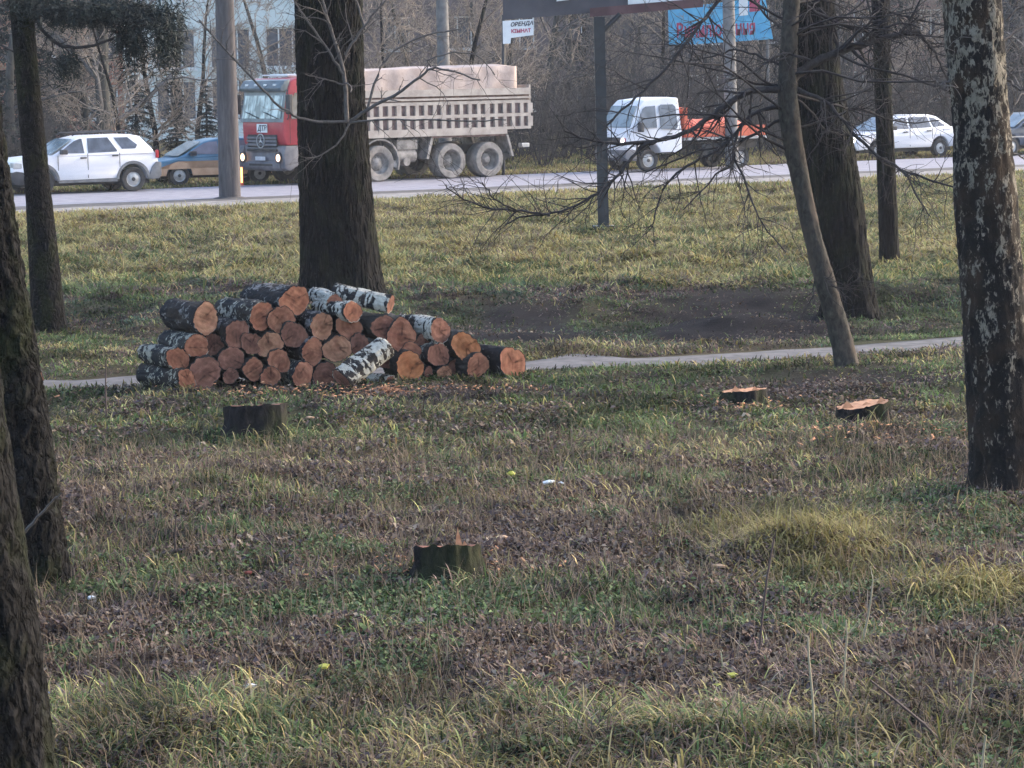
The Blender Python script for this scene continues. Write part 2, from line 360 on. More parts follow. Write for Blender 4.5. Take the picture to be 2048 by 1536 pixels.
def cutface(name, c1, c2, ring):
    m, n, l, b = newmat(name); b.inputs['Roughness'].default_value = .85; b.inputs['Specular IOR Level'].default_value = .15
    tc = n.new('ShaderNodeTexCoord'); oi = n.new('ShaderNodeObjectInfo')
    v = coords(n, l); t = noise(n, l, v.outputs[0], 14, 6, .6)
    c = ramp(n, l, t.outputs[0], [(.32, c1), (.68, c2)]).outputs[0]
    wv = n.new('ShaderNodeTexWave'); wv.wave_type = 'RINGS'; wv.rings_direction = 'Z'; wv.inputs['Scale'].default_value = 26
    wv.inputs['Distortion'].default_value = 2.5; wv.inputs['Detail'].default_value = 2
    l.new(tc.outputs['Object'], wv.inputs['Vector'])
    f = n.new('ShaderNodeMath'); f.operation = 'MULTIPLY'; f.inputs[1].default_value = .6; l.new(wv.outputs[1], f.inputs[0])
    c = mixc(n, l, f.outputs[0], c, ring)
    # darker heartwood blotch
    ln = n.new('ShaderNodeVectorMath'); ln.operation = 'LENGTH'; l.new(tc.outputs['Object'], ln.inputs[0])
    ad = n.new('ShaderNodeMath'); ad.operation = 'MULTIPLY_ADD'; ad.inputs[1].default_value = .12; l.new(t.outputs[0], ad.inputs[0]); l.new(ln.outputs['Value'], ad.inputs[2])
    hf = ramp(n, l, ad.outputs[0], [(.05, (.55,.55,.55)), (.13, (0,0,0))]).outputs[0]
    c = mixc(n, l, hf, c, ring)
    hs = n.new('ShaderNodeHueSaturation'); mr = n.new('ShaderNodeMapRange'); mr.inputs[3].default_value = .84; mr.inputs[4].default_value = 1.14
    l.new(oi.outputs['Random'], mr.inputs[0]); l.new(mr.outputs[0], hs.inputs['Value']); l.new(c, hs.inputs['Color'])
    va = n.new('ShaderNodeAttribute'); va.attribute_name = 'Col'; l.new(mixc(n, l, 1.0, hs.outputs[0], va.outputs['Color'], 'MULTIPLY'), b.inputs['Base Color']); bump(n, l, b, t.outputs[0], .4, .01); return m
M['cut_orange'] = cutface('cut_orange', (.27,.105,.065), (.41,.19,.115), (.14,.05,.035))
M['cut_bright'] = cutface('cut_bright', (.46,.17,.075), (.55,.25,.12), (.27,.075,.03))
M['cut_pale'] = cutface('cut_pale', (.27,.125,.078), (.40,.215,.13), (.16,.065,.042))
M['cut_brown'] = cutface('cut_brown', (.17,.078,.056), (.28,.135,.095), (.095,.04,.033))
M['fresh'] = simple('fresh', (.40,.18,.09), (.56,.29,.16), rough=.85, scale=20, bmp=.3)
M['white_litter'] = simple('white_litter', (.65,.66,.68), (.8,.8,.8), rough=.5)
M['blue_litter'] = simple('blue_litter', (.25,.33,.55), rough=.5)
M['grass'] = vcol('grass', .75, .25)
M['leaf'] = vcol('leaf', .8, .15)

# ------------------------------------------------------------------ ground sheet with zoned colour
def bumpfield(px, py, lst):
    t = np.zeros_like(px)
    for (cx, cy, rx, ry, a) in lst: t = t+a*np.exp(-(((px-cx)/rx)**2+((py-cy)/ry)**2))
    return t
def zones(x, y):
    """weights (N,5): green, straw, tan dead, dark brown, bluish ivy green - from the place on the lawn"""
    y_ = np.maximum(y, 2.0); px, py = proj(x, y_)
    py = np.clip(py, 300, 2600)
    n1 = fbm(x*.45, y*.45, s=21); n2 = fbm(x*1.6, y*1.6, s=22); n3 = fbm(x*.9, y*.9, s=23); n4 = fbm(x*4, y*4, s=24, o=2)
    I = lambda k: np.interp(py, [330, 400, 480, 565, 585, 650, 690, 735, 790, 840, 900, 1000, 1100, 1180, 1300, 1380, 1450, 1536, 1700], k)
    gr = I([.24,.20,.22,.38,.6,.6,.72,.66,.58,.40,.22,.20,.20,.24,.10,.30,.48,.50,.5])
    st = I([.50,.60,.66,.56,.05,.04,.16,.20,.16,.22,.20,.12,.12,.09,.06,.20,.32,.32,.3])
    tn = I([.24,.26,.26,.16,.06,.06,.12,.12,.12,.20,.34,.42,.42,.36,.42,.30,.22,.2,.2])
    dk = I([.10,.05,.04,.05,.55,.60,.22,.26,.36,.34,.40,.46,.46,.46,.62,.36,.22,.22,.2])  # ditch bank rows: greener, and the bank's shade put in as darker species
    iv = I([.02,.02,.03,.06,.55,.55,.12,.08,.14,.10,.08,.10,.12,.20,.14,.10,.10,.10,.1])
    gr = gr*(.15+2.0*sst(.38, .66, n1)*(.4+1.2*sst(.3, .7, n2)))+bumpfield(px, py, [(250,880,300,70,.35),(1000,870,260,50,.25),(800,1180,260,50,.4),(1950,1040,150,60,.4),(370,485,80,16,.5),(1880,440,60,26,.5),(1250,870,120,50,.3),(1850,560,200,25,.4),(1750,735,250,18,.5)])
    st = st*(.4+1.2*sst(.35, .65, n3))+bumpfield(px, py, [(1620,1090,150,60,4.0),(1450,1050,80,30,1.5),(1960,1180,130,30,3.0),(1500,905,200,25,.5),(700,900,220,30,.25),(500,1450,300,50,.4),(1000,480,500,60,.2)])
    tn = tn*(.5+1.0*sst(.3, .7, 1-n1))
    dk = dk*(.3+1.4*sst(.35, .65, 1-n2))+bumpfield(px, py, [(1040,640,75,16,1.8),(1480,622,100,24,2.4),(1680,768,260,26,2.2),(350,1260,330,50,.5),(1250,790,400,20,.35),(1650,620,160,26,.5),(450,835,110,28,.5),(1990,1120,90,40,.5),(620,785,360,14,.9)])
    iv = iv*(.2+1.7*sst(.45, .75, n2))+bumpfield(px, py, [(800,1190,220,45,.5),(1960,1045,140,45,.8),(1500,1200,250,50,.2)])
    W = np.stack([gr, st, tn, dk, iv], -1)*(.6+.8*n4[..., None]); W = np.maximum(W, .001)
    return W/W.sum(-1, keepdims=True), px, py
def soil(px, py):
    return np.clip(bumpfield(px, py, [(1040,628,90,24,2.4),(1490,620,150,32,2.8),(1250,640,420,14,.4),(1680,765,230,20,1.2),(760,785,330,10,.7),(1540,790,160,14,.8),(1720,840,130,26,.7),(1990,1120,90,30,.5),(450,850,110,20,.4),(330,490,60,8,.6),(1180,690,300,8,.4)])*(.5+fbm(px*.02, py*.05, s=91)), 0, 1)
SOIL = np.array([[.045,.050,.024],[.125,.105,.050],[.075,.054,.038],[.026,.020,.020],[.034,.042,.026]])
def build_ground():
    xs = np.concatenate([-np.geomspace(260, 26, 24), np.arange(-24, 24.01, .11), np.geomspace(26, 260, 24)])
    ys = np.concatenate([[-60,-30,-15,-6,0,4,8], np.arange(10, 56, .115), np.arange(56, 126, .26), np.geomspace(127, 300, 14)])
    X, Y = np.meshgrid(xs, ys); Z = H(X, Y); Z[(np.abs(X) > 25) | (Y > 127) | (Y < 9)] *= .3
    nx, ny = len(xs), len(ys); V = np.stack([X.ravel(), Y.ravel(), Z.ravel()], -1)
    i = (np.arange(ny-1)[:, None]*nx+np.arange(nx-1)[None]).ravel()
    F = np.stack([i, i+1, i+nx+1, i+nx], -1)
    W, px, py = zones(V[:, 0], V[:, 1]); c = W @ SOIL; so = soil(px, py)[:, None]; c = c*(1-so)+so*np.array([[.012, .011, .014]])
    c = c*(.7+.6*vn(V[:, 0]*9, V[:, 1]*9, s=41))[:, None]
    m, n, l, b = newmat('ground'); b.inputs['Roughness'].default_value = .95; b.inputs['Specular IOR Level'].default_value = .1
    a = n.new('ShaderNodeAttribute'); a.attribute_name = 'Col'; v = coords(n, l, (1,1,1), False)
    t = noise(n, l, v.outputs[0], 38, 8, .7); r = ramp(n, l, t.outputs[0], [(.3, (.45,.45,.45)), (.7, (1.5,1.45,1.4))])
    l.new(mixc(n, l, 1.0, a.outputs['Color'], r.outputs[0], 'MULTIPLY'), b.inputs['Base Color']); bump(n, l, b, t.outputs[0], .9, .03)
    o = mesh_np('ground', V, [F], m, col=c, smooth=True); tag(o, 'patchy park ground of soil, moss and short turf', kind='structure')
build_ground()
def strip(name, o0, o1, z, m, amp0, amp1, label, u0=-110, u1=170, step=.6, sd=5):
    A, d, nn = RN; us = np.arange(u0, u1, step); V = []
    k = 5
    for j in range(k+1):
        for u in us:
            a = o0+amp0*(float(vn(u*.5, 0, s=sd))-.5)+amp0*.5*(float(vn(u*1.9, 0, s=sd+1))-.5); b_ = o1+amp1*(float(vn(u*.4, 9, s=sd))-.5)
            s = a+(b_-a)*j/k; p = A+d*u+nn*s; V.append((p.x, p.y, z))
    n_ = len(us); i = (np.arange(k)[:, None]*n_+np.arange(n_-1)[None]).ravel()
    o = mesh_np(name, V, [np.stack([i, i+1, i+n_+1, i+n_], -1)], m); tag(o, label, kind='structure')
strip('road_shoulder', -SHW, 0.2, .006, M['gravel'], .9, .2, 'grey gravel shoulder along the near side of the road')
strip('mud_strip', -1.5, .12, .010, M['mud'], .5, .35, 'dark muddy strip between road and shoulder', sd=15)
strip('road', -.05, ROADW+.35, .014, M['asphalt'], .25, .35, 'pale worn asphalt road crossing behind the park', sd=25)
def build_path():
    xs = np.arange(-14, 17, .12); V = []
    for j in range(5):
        hw = .54; e = .45*(vn(xs*1.3, j*0.0, s=61+(j > 2))-.5)*2
        yy = path_y(xs)+(-hw+2*hw*j/4)+(e if j in (0, 4) else 0)
        V += [(x, y, float(H(x, y))+.010+(.004 if 0 < j < 4 else -.004)) for x, y in zip(xs, yy)]
    n_ = len(xs); i = (np.arange(4)[:, None]*n_+np.arange(n_-1)[None]).ravel()
    o = mesh_np('footpath', V, [np.stack([i, i+1, i+n_+1, i+n_], -1)], M['path'], smooth=True)
    tag(o, 'narrow grey footpath behind the log pile', kind='structure')
build_path()

# ------------------------------------------------------------------ swept tubes with numpy (branches)
def sweep(paths, sides=4):
    """paths: list of (pts (n,3), radii (n)) -> V, F"""
    Vs, Fs, base = [], [], 0
    ang = np.arange(sides)/sides*2*np.pi; ca, sa = np.cos(ang), np.sin(ang)
    for P, rad in paths:
        P = np.asarray(P, float); rad = np.asarray(rad, float); n = len(P)
        T = np.gradient(P, axis=0); T /= np.linalg.norm(T, axis=1, keepdims=True)+1e-9
        up = np.where(np.abs(T[:, 2:3]) > .9, np.array([[1., 0, 0]]), np.array([[0, 0, 1.]]))
        A = np.cross(T, up); A /= np.linalg.norm(A, axis=1, keepdims=True)+1e-9; B = np.cross(T, A)
        ring = P[:, None]+rad[:, None, None]*(A[:, None]*ca[None, :, None]+B[:, None]*sa[None, :, None])
        Vs.append(ring.reshape(-1, 3))
        i = np.arange(n-1)[:, None]*sides; k = np.arange(sides)[None]; k2 = (k+1) % sides
        Fs.append(np.stack([i+k, i+k2, i+sides+k2, i+sides+k], -1).reshape(-1, 4)+base); base += n*sides
    return np.concatenate(Vs), np.concatenate(Fs)
def grow(rng, p, d, L, r, depth, out, droop=0.0, wob=.22, kids=(4, 7), ratio=.58, up=.12, minr=.002):
    n = 5 if depth > 0 else 4; pts = [p.copy()]; dd = d/np.linalg.norm(d); step = L/n
    for i in range(n):
        dd = dd+rng.normal(0, wob, 3)*.6; dd[2] += up-droop; dd /= np.linalg.norm(dd); p = p+dd*step; pts.append(p.copy())
    rad = np.linspace(r, max(r*.35, minr*.6), n+1); out.append((np.array(pts), rad))
    if depth <= 0: return
    for q in range(rng.integers(*kids)):
        f = rng.uniform(.25, 1.0)*n; i = min(int(f), n-1); b = pts[i]+(pts[i+1]-pts[i])*(f-i)
        t = pts[i+1]-pts[i]; t /= np.linalg.norm(t); s = rng.normal(0, 1, 3); s -= s.dot(t)*t; s /= np.linalg.norm(s)+1e-9
        a = rng.uniform(.5, 1.1); nd = t*math.cos(a)+s*math.sin(a)
        grow(rng, b, nd, L*ratio*rng.uniform(.6, 1.15), max(rad[i]*.55, minr), depth-1, out, droop, wob, kids, ratio, up, minr)

# ------------------------------------------------------------------ big trunks, measured edges (py, left, right) at the depth of the base
def trunk_mesh(name, edges, Y, mat_, base_py, parent, top=9.5, ridge=.02, freq=12, sf=.16, flare=.18, sides=72, dz=.03, lump=.02, seed=1, knots=()):
    e = sorted(edges, key=lambda t: -t[0]); z, cx, rr = [], [], []
    for (py, l_, r_) in e:
        a, b = atY(l_, py, Y), atY(r_, py, Y); z.append(a.z); cx.append((a.x+b.x)/2); rr.append((b.x-a.x)/2)
    z, cx, rr = map(np.array, (z, cx, rr)); sl = (cx[-1]-cx[-2])/(z[-1]-z[-2]) if len(z) > 1 else 0
    sl = np.clip(sl, -.12, .12)
    z = np.append(z, top); cx = np.append(cx, cx[-1]+sl*(top-z[-2])); rr = np.append(rr, rr[-1]*.62)
    gz = float(H(cx[0], Y)); zz = np.arange(gz-.25, top, dz)
    C = np.interp(zz, z, cx); Rr = np.interp(zz, z, rr)
    C = np.convolve(np.pad(C, 12, 'edge'), np.ones(25)/25, 'valid')
    Rr = Rr*(1+flare*np.exp(-np.maximum(zz-gz, 0)/.16))
    th = np.arange(sides)/sides*2*np.pi; TH, ZZ = np.meshgrid(th, zz)
    r0 = Rr[:, None]
    ux, uy = np.cos(TH)*r0.mean()*1.0, np.sin(TH)*r0.mean()
    n1 = fbm(ux*freq, uy*freq, ZZ*freq*sf, s=seed, o=3); ridg = 1-np.abs(2*n1-1)*2.2
    n2 = fbm(ux*2.2, uy*2.2, ZZ*1.1, s=seed+5, o=2)
    root = 1+flare*1.1*(np.cos(TH*5+seed)*.5)*np.exp(-np.maximum(ZZ-gz, 0)/.13)
    rad = r0*root+ridge*ridg+lump*(n2-.5)*2
    for (ktheta, kz, kr, kh) in knots:
        rad = rad+kh*np.exp(-(((TH-ktheta)*r0/kr)**2+((ZZ-kz)/kr)**2))
    gx, gy = C[0], Y
    V = np.stack([C[:, None]+rad*np.cos(TH)-gx, rad*np.sin(TH)+0*ZZ, ZZ-gz], -1).reshape(-1, 3)
    n_ = len(zz); i = np.arange(n_-1)[:, None]*sides; k = np.arange(sides)[None]; k2 = (k+1) % sides
    F = np.stack([i+k, i+k2, i+sides+k2, i+sides+k], -1).reshape(-1, 4)
    o = mesh_np(name, V, [F], mat_, parent, smooth=True)
    return o, (gx, gy, gz), (C[-1]-gx, 0, top-gz, Rr[-1])
def tree_thing(label, edges, Y, mat_, name='park_tree', crown=True, group=None, seed=1, limb_lo=4.6, crown_mat=None, **kw):
    e = empty(name, (0, 0, 0), 0, label, 'tree', group)
    o, org, top = trunk_mesh('trunk', edges, Y, mat_, None, e, seed=seed, **kw)
    e.location = org
    if crown:
        rng = np.random.default_rng(seed*31); out = []
        tz = top[2]; tr = top[3]
        for q in range(3):
            a = rng.uniform(0, 6.28)
            grow(rng, np.array([top[0], 0, tz-.1]), np.array([math.cos(a)*.5, math.sin(a)*.5, 1.]), 3.0, tr*.6, 3, out, kids=(4, 6))
        for q in range(4):
            z = rng.uniform(limb_lo+1.5, tz-.5); a = rng.uniform(0, 6.28)
            cx = top[0]*z/tz
            grow(rng, np.array([cx, 0, z]), np.array([math.cos(a), math.sin(a), .5]), 2.2, tr*.35, 2, out, kids=(4, 6))
        V, F = sweep(out, 4); mesh_np('crown', V, [F], crown_mat or M['twig_dark'], e)
    return e
def Yof(py): return flat(1024, py).y
YA, YB, YC, YD, YE, YF, YG, YH = 12.6, Yof(1135), Yof(642), Yof(597), Yof(745), Yof(612), Yof(543), Yof(1005)
TA = tree_thing('nearest trunk in the bottom left corner, rough grey bark with green moss', [(1650,-112,132),(1536,-128,110),(1300,-160,76),(1000,-200,26),(850,-222,3),(600,-250,-28)], YA, M['bark_moss'], ridge=.020, freq=20, sf=.5, lump=.02, flare=.15, seed=3, top=8)
TB = tree_thing('dark scaly trunk at the left edge with moss round its base, behind the nearest trunk', [(1140,0,130),(1000,-16,114),(800,-42,84),(600,-72,47),(400,-98,16),(200,-118,-8)], YB, M['bark_moss'], ridge=.034, freq=20, sf=.5, lump=.018, flare=.12, seed=5, top=8.5)
TC = tree_thing('slim grey-green trunk left of the log pile, in front of the white car', [(645,66,130),(560,60,122),(400,52,104),(200,36,82),(0,18,65)], YC, M['bark_moss'], ridge=.006, freq=16, sf=.5, lump=.012, flare=.12, seed=7, top=9)
TD = tree_thing('thick dark furrowed trunk standing right behind the log pile', [(597,608,768),(500,604,754),(400,601,741),(300,599,733),(200,598,727),(0,592,722)], YD, M['bark_dark'], ridge=.034, freq=24, sf=.16, lump=.02, flare=.20, seed=9, top=10, sides=150)
TF = tree_thing('big dark trunk behind the leaning young tree, across the footpath', [(612,1650,1752),(540,1640,1740),(400,1612,1724),(200,1590,1690),(80,1580,1672),(0,1576,1664)], YF, M['bark_dark'], sides=110, ridge=.026, freq=21, sf=.2, lump=.03, flare=.22, seed=11, top=10)
TG = tree_thing('thin straight dark trunk right of the big trunk, farthest back on the lawn', [(543,1760,1800),(400,1757,1793),(200,1750,1784),(0,1744,1778)], YG, M['bark_dark'], ridge=.006, freq=14, sf=.2, lump=.012, flare=.15, seed=13, top=9)
TH_ = tree_thing('old birch at the right edge, black bark with flaking white patches', [(1010,1945,2090),(800,1938,2066),(600,1930,2046),(400,1914,2030),(200,1904,2010),(0,1893,1996)], YH, M['birch_old'], ridge=.022, freq=18, sf=.4, lump=.025, flare=.20, seed=15, top=9)

# leaning young tree with its traced boughs
TE = empty('young_tree', (0, 0, 0), 0, 'slim young tree leaning left over the footpath with long bare drooping boughs', 'tree')
oE, orgE, topE = trunk_mesh('trunk', [(748,1678,1722),(700,1668,1710),(640,1652,1692),(540,1622,1664),(470,1604,1644),(400,1590,1628),(300,1570,1606),(230,1556,1596),(150,1556,1592),(0,1568,1600)], YE, M['bark_young'], None, TE, ridge=.010, freq=20, sf=.5, lump=.030, flare=.12, sides=36, seed=17, top=6.5, knots=())
TE.location = orgE
def traced(paths, Y, org, twigs, seed, tw_len=.5, tw_depth=1, droop=.03, dy=.0):
    """bough lines at their tree's distance; each wanders off in depth and sprouts side twigs"""
    rng = np.random.default_rng(seed); out = []
    for (pp, r0, r1, dep) in paths:
        n0 = len(pp); t = np.linspace(0, 1, n0); tt = np.linspace(0, 1, max(6, n0*3))
        X = np.interp(tt, t, [p[0] for p in pp]); Yp = np.interp(tt, t, [p[1] for p in pp])
        k = np.array([.25, .5, .25]); Xs = np.convolve(np.pad(X, 1, 'edge'), k, 'valid'); Ys = np.convolve(np.pad(Yp, 1, 'edge'), k, 'valid')
        Xs[0], Xs[-1], Ys[0], Ys[-1] = X[0], X[-1], Yp[0], Yp[-1]
        Yd = Y+dep[0]+(dep[1]-dep[0])*tt
        P = np.array([list(atY(a, b, c)) for a, b, c in zip(Xs, Ys, Yd)])-np.array(org)
        P[1:-1] += rng.normal(0, .006, P[1:-1].shape)
        pm = FPX/Y; rad = np.linspace(r0, r1, len(tt))/pm; out.append((P, rad))
        for q in range(int(twigs*len(pp))):
            f = rng.uniform(.15, 1)*(len(tt)-1); i = min(int(f), len(tt)-2); b = P[i]+(P[i+1]-P[i])*(f-i)
            tg = P[i+1]-P[i]; tg /= np.linalg.norm(tg)+1e-9; s = rng.normal(0, 1, 3); s -= s.dot(tg)*tg; s /= np.linalg.norm(s)
            a = rng.uniform(.5, 1.35); d = tg*math.cos(a)+s*math.sin(a)
            grow(rng, b, d, tw_len*rng.uniform(.3, 1.25), max(rad[i]*.5, .0028), tw_depth, out, droop=droop, kids=(2, 5), wob=.34, up=0, minr=.0026)
    return sweep(out, 5)
BE = [([(1584,158),(1612,135),(1650,112),(1700,96),(1760,78),(1800,68),(1838,62)], 11, 5, (0,.3)),
      ([(1838,62),(1852,84),(1872,108),(1888,140),(1902,178)], 4, 2, (.3,.4)),
      ([(1570,-20),(1600,5),(1640,30),(1690,52),(1740,66),(1758,78)], 4, 4, (.2,.2)),
      ([(1672,108),(1700,122),(1740,136),(1790,146),(1850,164),(1905,184)], 3, 2, (.1,-.3)),
      ([(1570,182),(1520,177),(1480,192),(1440,218),(1405,248),(1370,268),(1300,285),(1230,288),(1180,281),(1130,262)], 8, 2, (0,-.8)),
      ([(1330,278),(1290,290),(1262,318),(1237,353),(1206,380),(1171,400),(1132,420),(1089,430),(1042,432),(1011,449)], 4, 1.6, (-.5,-1.1)),
      ([(1100,430),(1034,421),(995,420),(948,408),(909,388),(892,369)], 2.6, 1.2, (-1.0,-1.4)),
      ([(1034,421),(1003,408),(980,388),(964,365)], 2, 1.2, (-1.1,-1.5)),
      ([(1560,215),(1530,217),(1500,232),(1476,262),(1440,300),(1400,318),(1359,341),(1327,373),(1312,423),(1304,455)], 5, 1.5, (0,-.6)),
      ([(1476,262),(1466,300),(1464,334),(1438,342),(1409,377),(1366,420)], 3, 1.3, (-.2,-.8)),
      ([(1466,310),(1490,360),(1505,405),(1528,455),(1572,505)], 2.6, 1.2, (-.3,-.9)),
      ([(1572,-30),(1500,20),(1452,40),(1407,98),(1369,88),(1331,141)], .1, .1, (0,0)),
      ([(1480,-60),(1440,0),(1407,42),(1369,90),(1331,141),(1281,187),(1234,228),(1205,262)], 4.5, 2, (-.4,-1.0)),
      ([(1560,240),(1520,262),(1470,290),(1400,300),(1330,330),(1290,345)], 3.4, 1.5, (0,.6)),
      ([(1592,175),(1640,196),(1680,228),(1706,268),(1760,315),(1806,341),(1860,360),(1914,376)], 5, 1.8, (0,-1.0)),
      ([(1806,341),(1817,357),(1839,402),(1861,433)], 2.6, 1.2, (-.7,-1.1)),
      ([(1592,190),(1640,205),(1690,215),(1740,222),(1800,250),(1880,240)], 3, 1.2, (0,.8)),
      ([(1595,200),(1625,225),(1650,262),(1680,268),(1705,270)], 2.8, 1.6, (0,.4)),
      ([(1616,-20),(1615,40),(1613,116)], 2, 1.6, (.1,.1)),
      ([(1560,130),(1520,112),(1470,98),(1430,112),(1380,120)], 3, 1.3, (0,.7)),
      ([(1620,120),(1570,104),(1545,118),(1500,150),(1450,160)], 3, 1.3, (0,-.5)),
      ([(1740,-10),(1770,18),(1800,30),(1850,42),(1900,56)], 3, 1.6, (.3,.3)),
      ([(1596,70),(1640,60),(1680,40),(1720,10),(1760,-30)], 3, 1.6, (0,.5)),
      ([(1566,60),(1530,30),(1510,0),(1490,-40)], 3, 1.6, (0,.5)),
      ([(1618,520),(1650,560),(1682,582),(1712,560),(1730,548)], 2.2, 1.2, (0,-.3)),
      ([(1630,560),(1622,600),(1600,640)], 1.8, 1.0, (0,-.2))]
BE = [b for b in BE if b[1] > .5]
Vb, Fb = traced(BE, YE, orgE, 3.1, 77, tw_len=.60, tw_depth=1)
_rng = np.random.default_rng(404); _o = []
for q in range(16):
    z = _rng.uniform(2.3, 4.6); a = _rng.uniform(-.9, .9)+(0 if q % 2 else math.pi); tx = float((atY(1575, 150, YE)-Vector(orgE)).x)
    grow(_rng, np.array([tx, 0, z]), np.array([math.cos(a), math.sin(a), _rng.uniform(-.1, .5)]), _rng.uniform(1.2, 2.2), .016, 2, _o, droop=.05, kids=(4, 7), wob=.28, up=0, ratio=.5, minr=.0028)
_V, _F = sweep(_o, 4); mesh_np('crown', np.concatenate([Vb, _V]), [np.concatenate([Fb, _F+len(Vb)])], M['twig_dark'], TE, smooth=True)
# epicormic shoots on the thick trunk
Dsh = 0.62
BD = [([(694,243),(692,180),(684,130),(666,70),(650,20),(640,-20)], 5, 2.2, (-.55,-.7)),
      ([(688,150),(668,118),(640,75),(600,22),(588,0)], 3, 1.6, (-.6,-.9)),
      ([(694,243),(645,246),(604,238),(566,220),(520,174),(487,136),(440,86),(398,40)], 3, 2, (-.55,-1.4)),
      ([(698,244),(740,215),(800,186),(845,150),(862,134),(905,142),(960,160)], 4, 1.5, (-.5,-1.2)),
      ([(735,218),(750,160),(775,112),(815,84),(870,66),(920,58)], 3, 1.4, (-.6,-.2)),
      ([(700,246),(760,238),(850,240),(940,242),(1012,240)], 2.2, 1.1, (-.55,-1.6)),
      ([(690,110),(715,72),(745,30),(772,0)], 3, 1.8, (-.6,-.6)),
      ([(700,246),(676,290),(640,312),(612,318)], 2.2, 1.1, (-.55,-.8)),
      ([(690,170),(650,158),(610,148)], 2, 1, (-.6,-.8)),
      ([(862,134),(850,120),(905,104),(960,110),(990,150)], 1.8, 1.0, (-1.0,-1.0)),
      ([(730,60),(712,0),(700,-30)], 2.5, 1.8, (-.5,-.5))]
org = list(TD.location); Vb, Fb = traced(BD, YD, org, 1.6, 78, tw_len=.55)
o = mesh_np('side_shoots', Vb, [Fb], M['twig'], TD, smooth=True)
# boughs with hanging needle sprays on the slim left tree; birch twigs
BC = [([(66,20),(84,60),(112,88),(150,97),(195,90),(245,70),(290,50)], 4.5, 2, (0,-.4)),
      ([(60,120),(20,100),(-20,80)], 3, 2, (0,.3)), ([(70,40),(120,16),(190,4),(280,-10)], 4, 2, (0,.5)),
      ([(245,70),(300,30),(345,70),(350,110)], 2, 1.4, (-.4,-.4))]
org = list(TC.location); Vb, Fb = traced(BC, YC, org, 1.2, 79, tw_len=.4)
mesh_np('boughs', Vb, [Fb], M['twig_dark'], TC, smooth=True)
def sprays(lst, Y, org, seed, L=.10, wd=.008):
    rng = np.random.default_rng(seed); V, F = [], []
    for (px, py, rx, ry, n) in lst:
        c = np.array(list(atY(px, py, Y))); pm = FPX/Y
        # hanging strings of needles
        for q in range(n):
            a = c+np.array([rng.normal(0, rx/pm*.5), rng.normal(0, .25), rng.normal(0, ry/pm*.5)]); h = rng.uniform(.08, .35)
            d = rng.normal(0, .3, 3); d[2] = -1; d /= np.linalg.norm(d)
            for j in range(9):
                b = a+d*h*j/9; e = b+rng.normal(0, 1, 3)*np.array([.05, .05, .03])*1.2+d*.05; s = np.cross(e-b, rng.normal(0, 1, 3)); s /= np.linalg.norm(s)+1e-9
                k = len(V); V += [b-s*wd, b+s*wd, e]; F.append((k, k+1, k+2))
    return np.array(V)-np.array(org), np.array(F)
Vs, Fs = sprays([(150,10,80,16,420),(262,60,30,50,260),(335,62,30,70,300),(70,-10,40,20,160),(215,5,70,18,320),(300,20,60,22,200),(130,118,24,20,90)], YC-.2, org, 5)
mesh_np('needle_sprays', Vs, [Fs], M['needles'], TC)
BH = [([(1900,160),(1880,175),(1862,150),(1850,120)], 3, 1.5, (-.1,-.4)), ([(2012,40),(2030,20),(2060,10)], 2.5, 1.5, (0,-.2)), ([(2014,160),(2040,178),(2070,186)], 3, 2, (0,-.2)),
      ([(1990,100),(2030,60),(2080,40)], 2.5, 1.5, (0,.3)), ([(2024,300),(2050,320)], 2, 1.4, (0,.1)), ([(2016,235),(2040,190),(2060,180)], 2.4, 1.5, (0,.3))]
org = list(TH_.location)
for q, bb in enumerate(BH):
    Vb, Fb = traced([bb], YH, org, 1.5, 80+q, tw_len=.3); mesh_np('bough', Vb, [Fb], M['twig'], TH_, smooth=True)
BB = [([(40,1072),(70,1040),(100,1010),(124,985)], 4, 1.5, (-.35,-.6))]
org = list(TB.location); Vb, Fb = traced(BB, YB, org, .6, 81, tw_len=.12)
mesh_np('side_shoot', Vb, [Fb], M['twig'], TB, smooth=True)

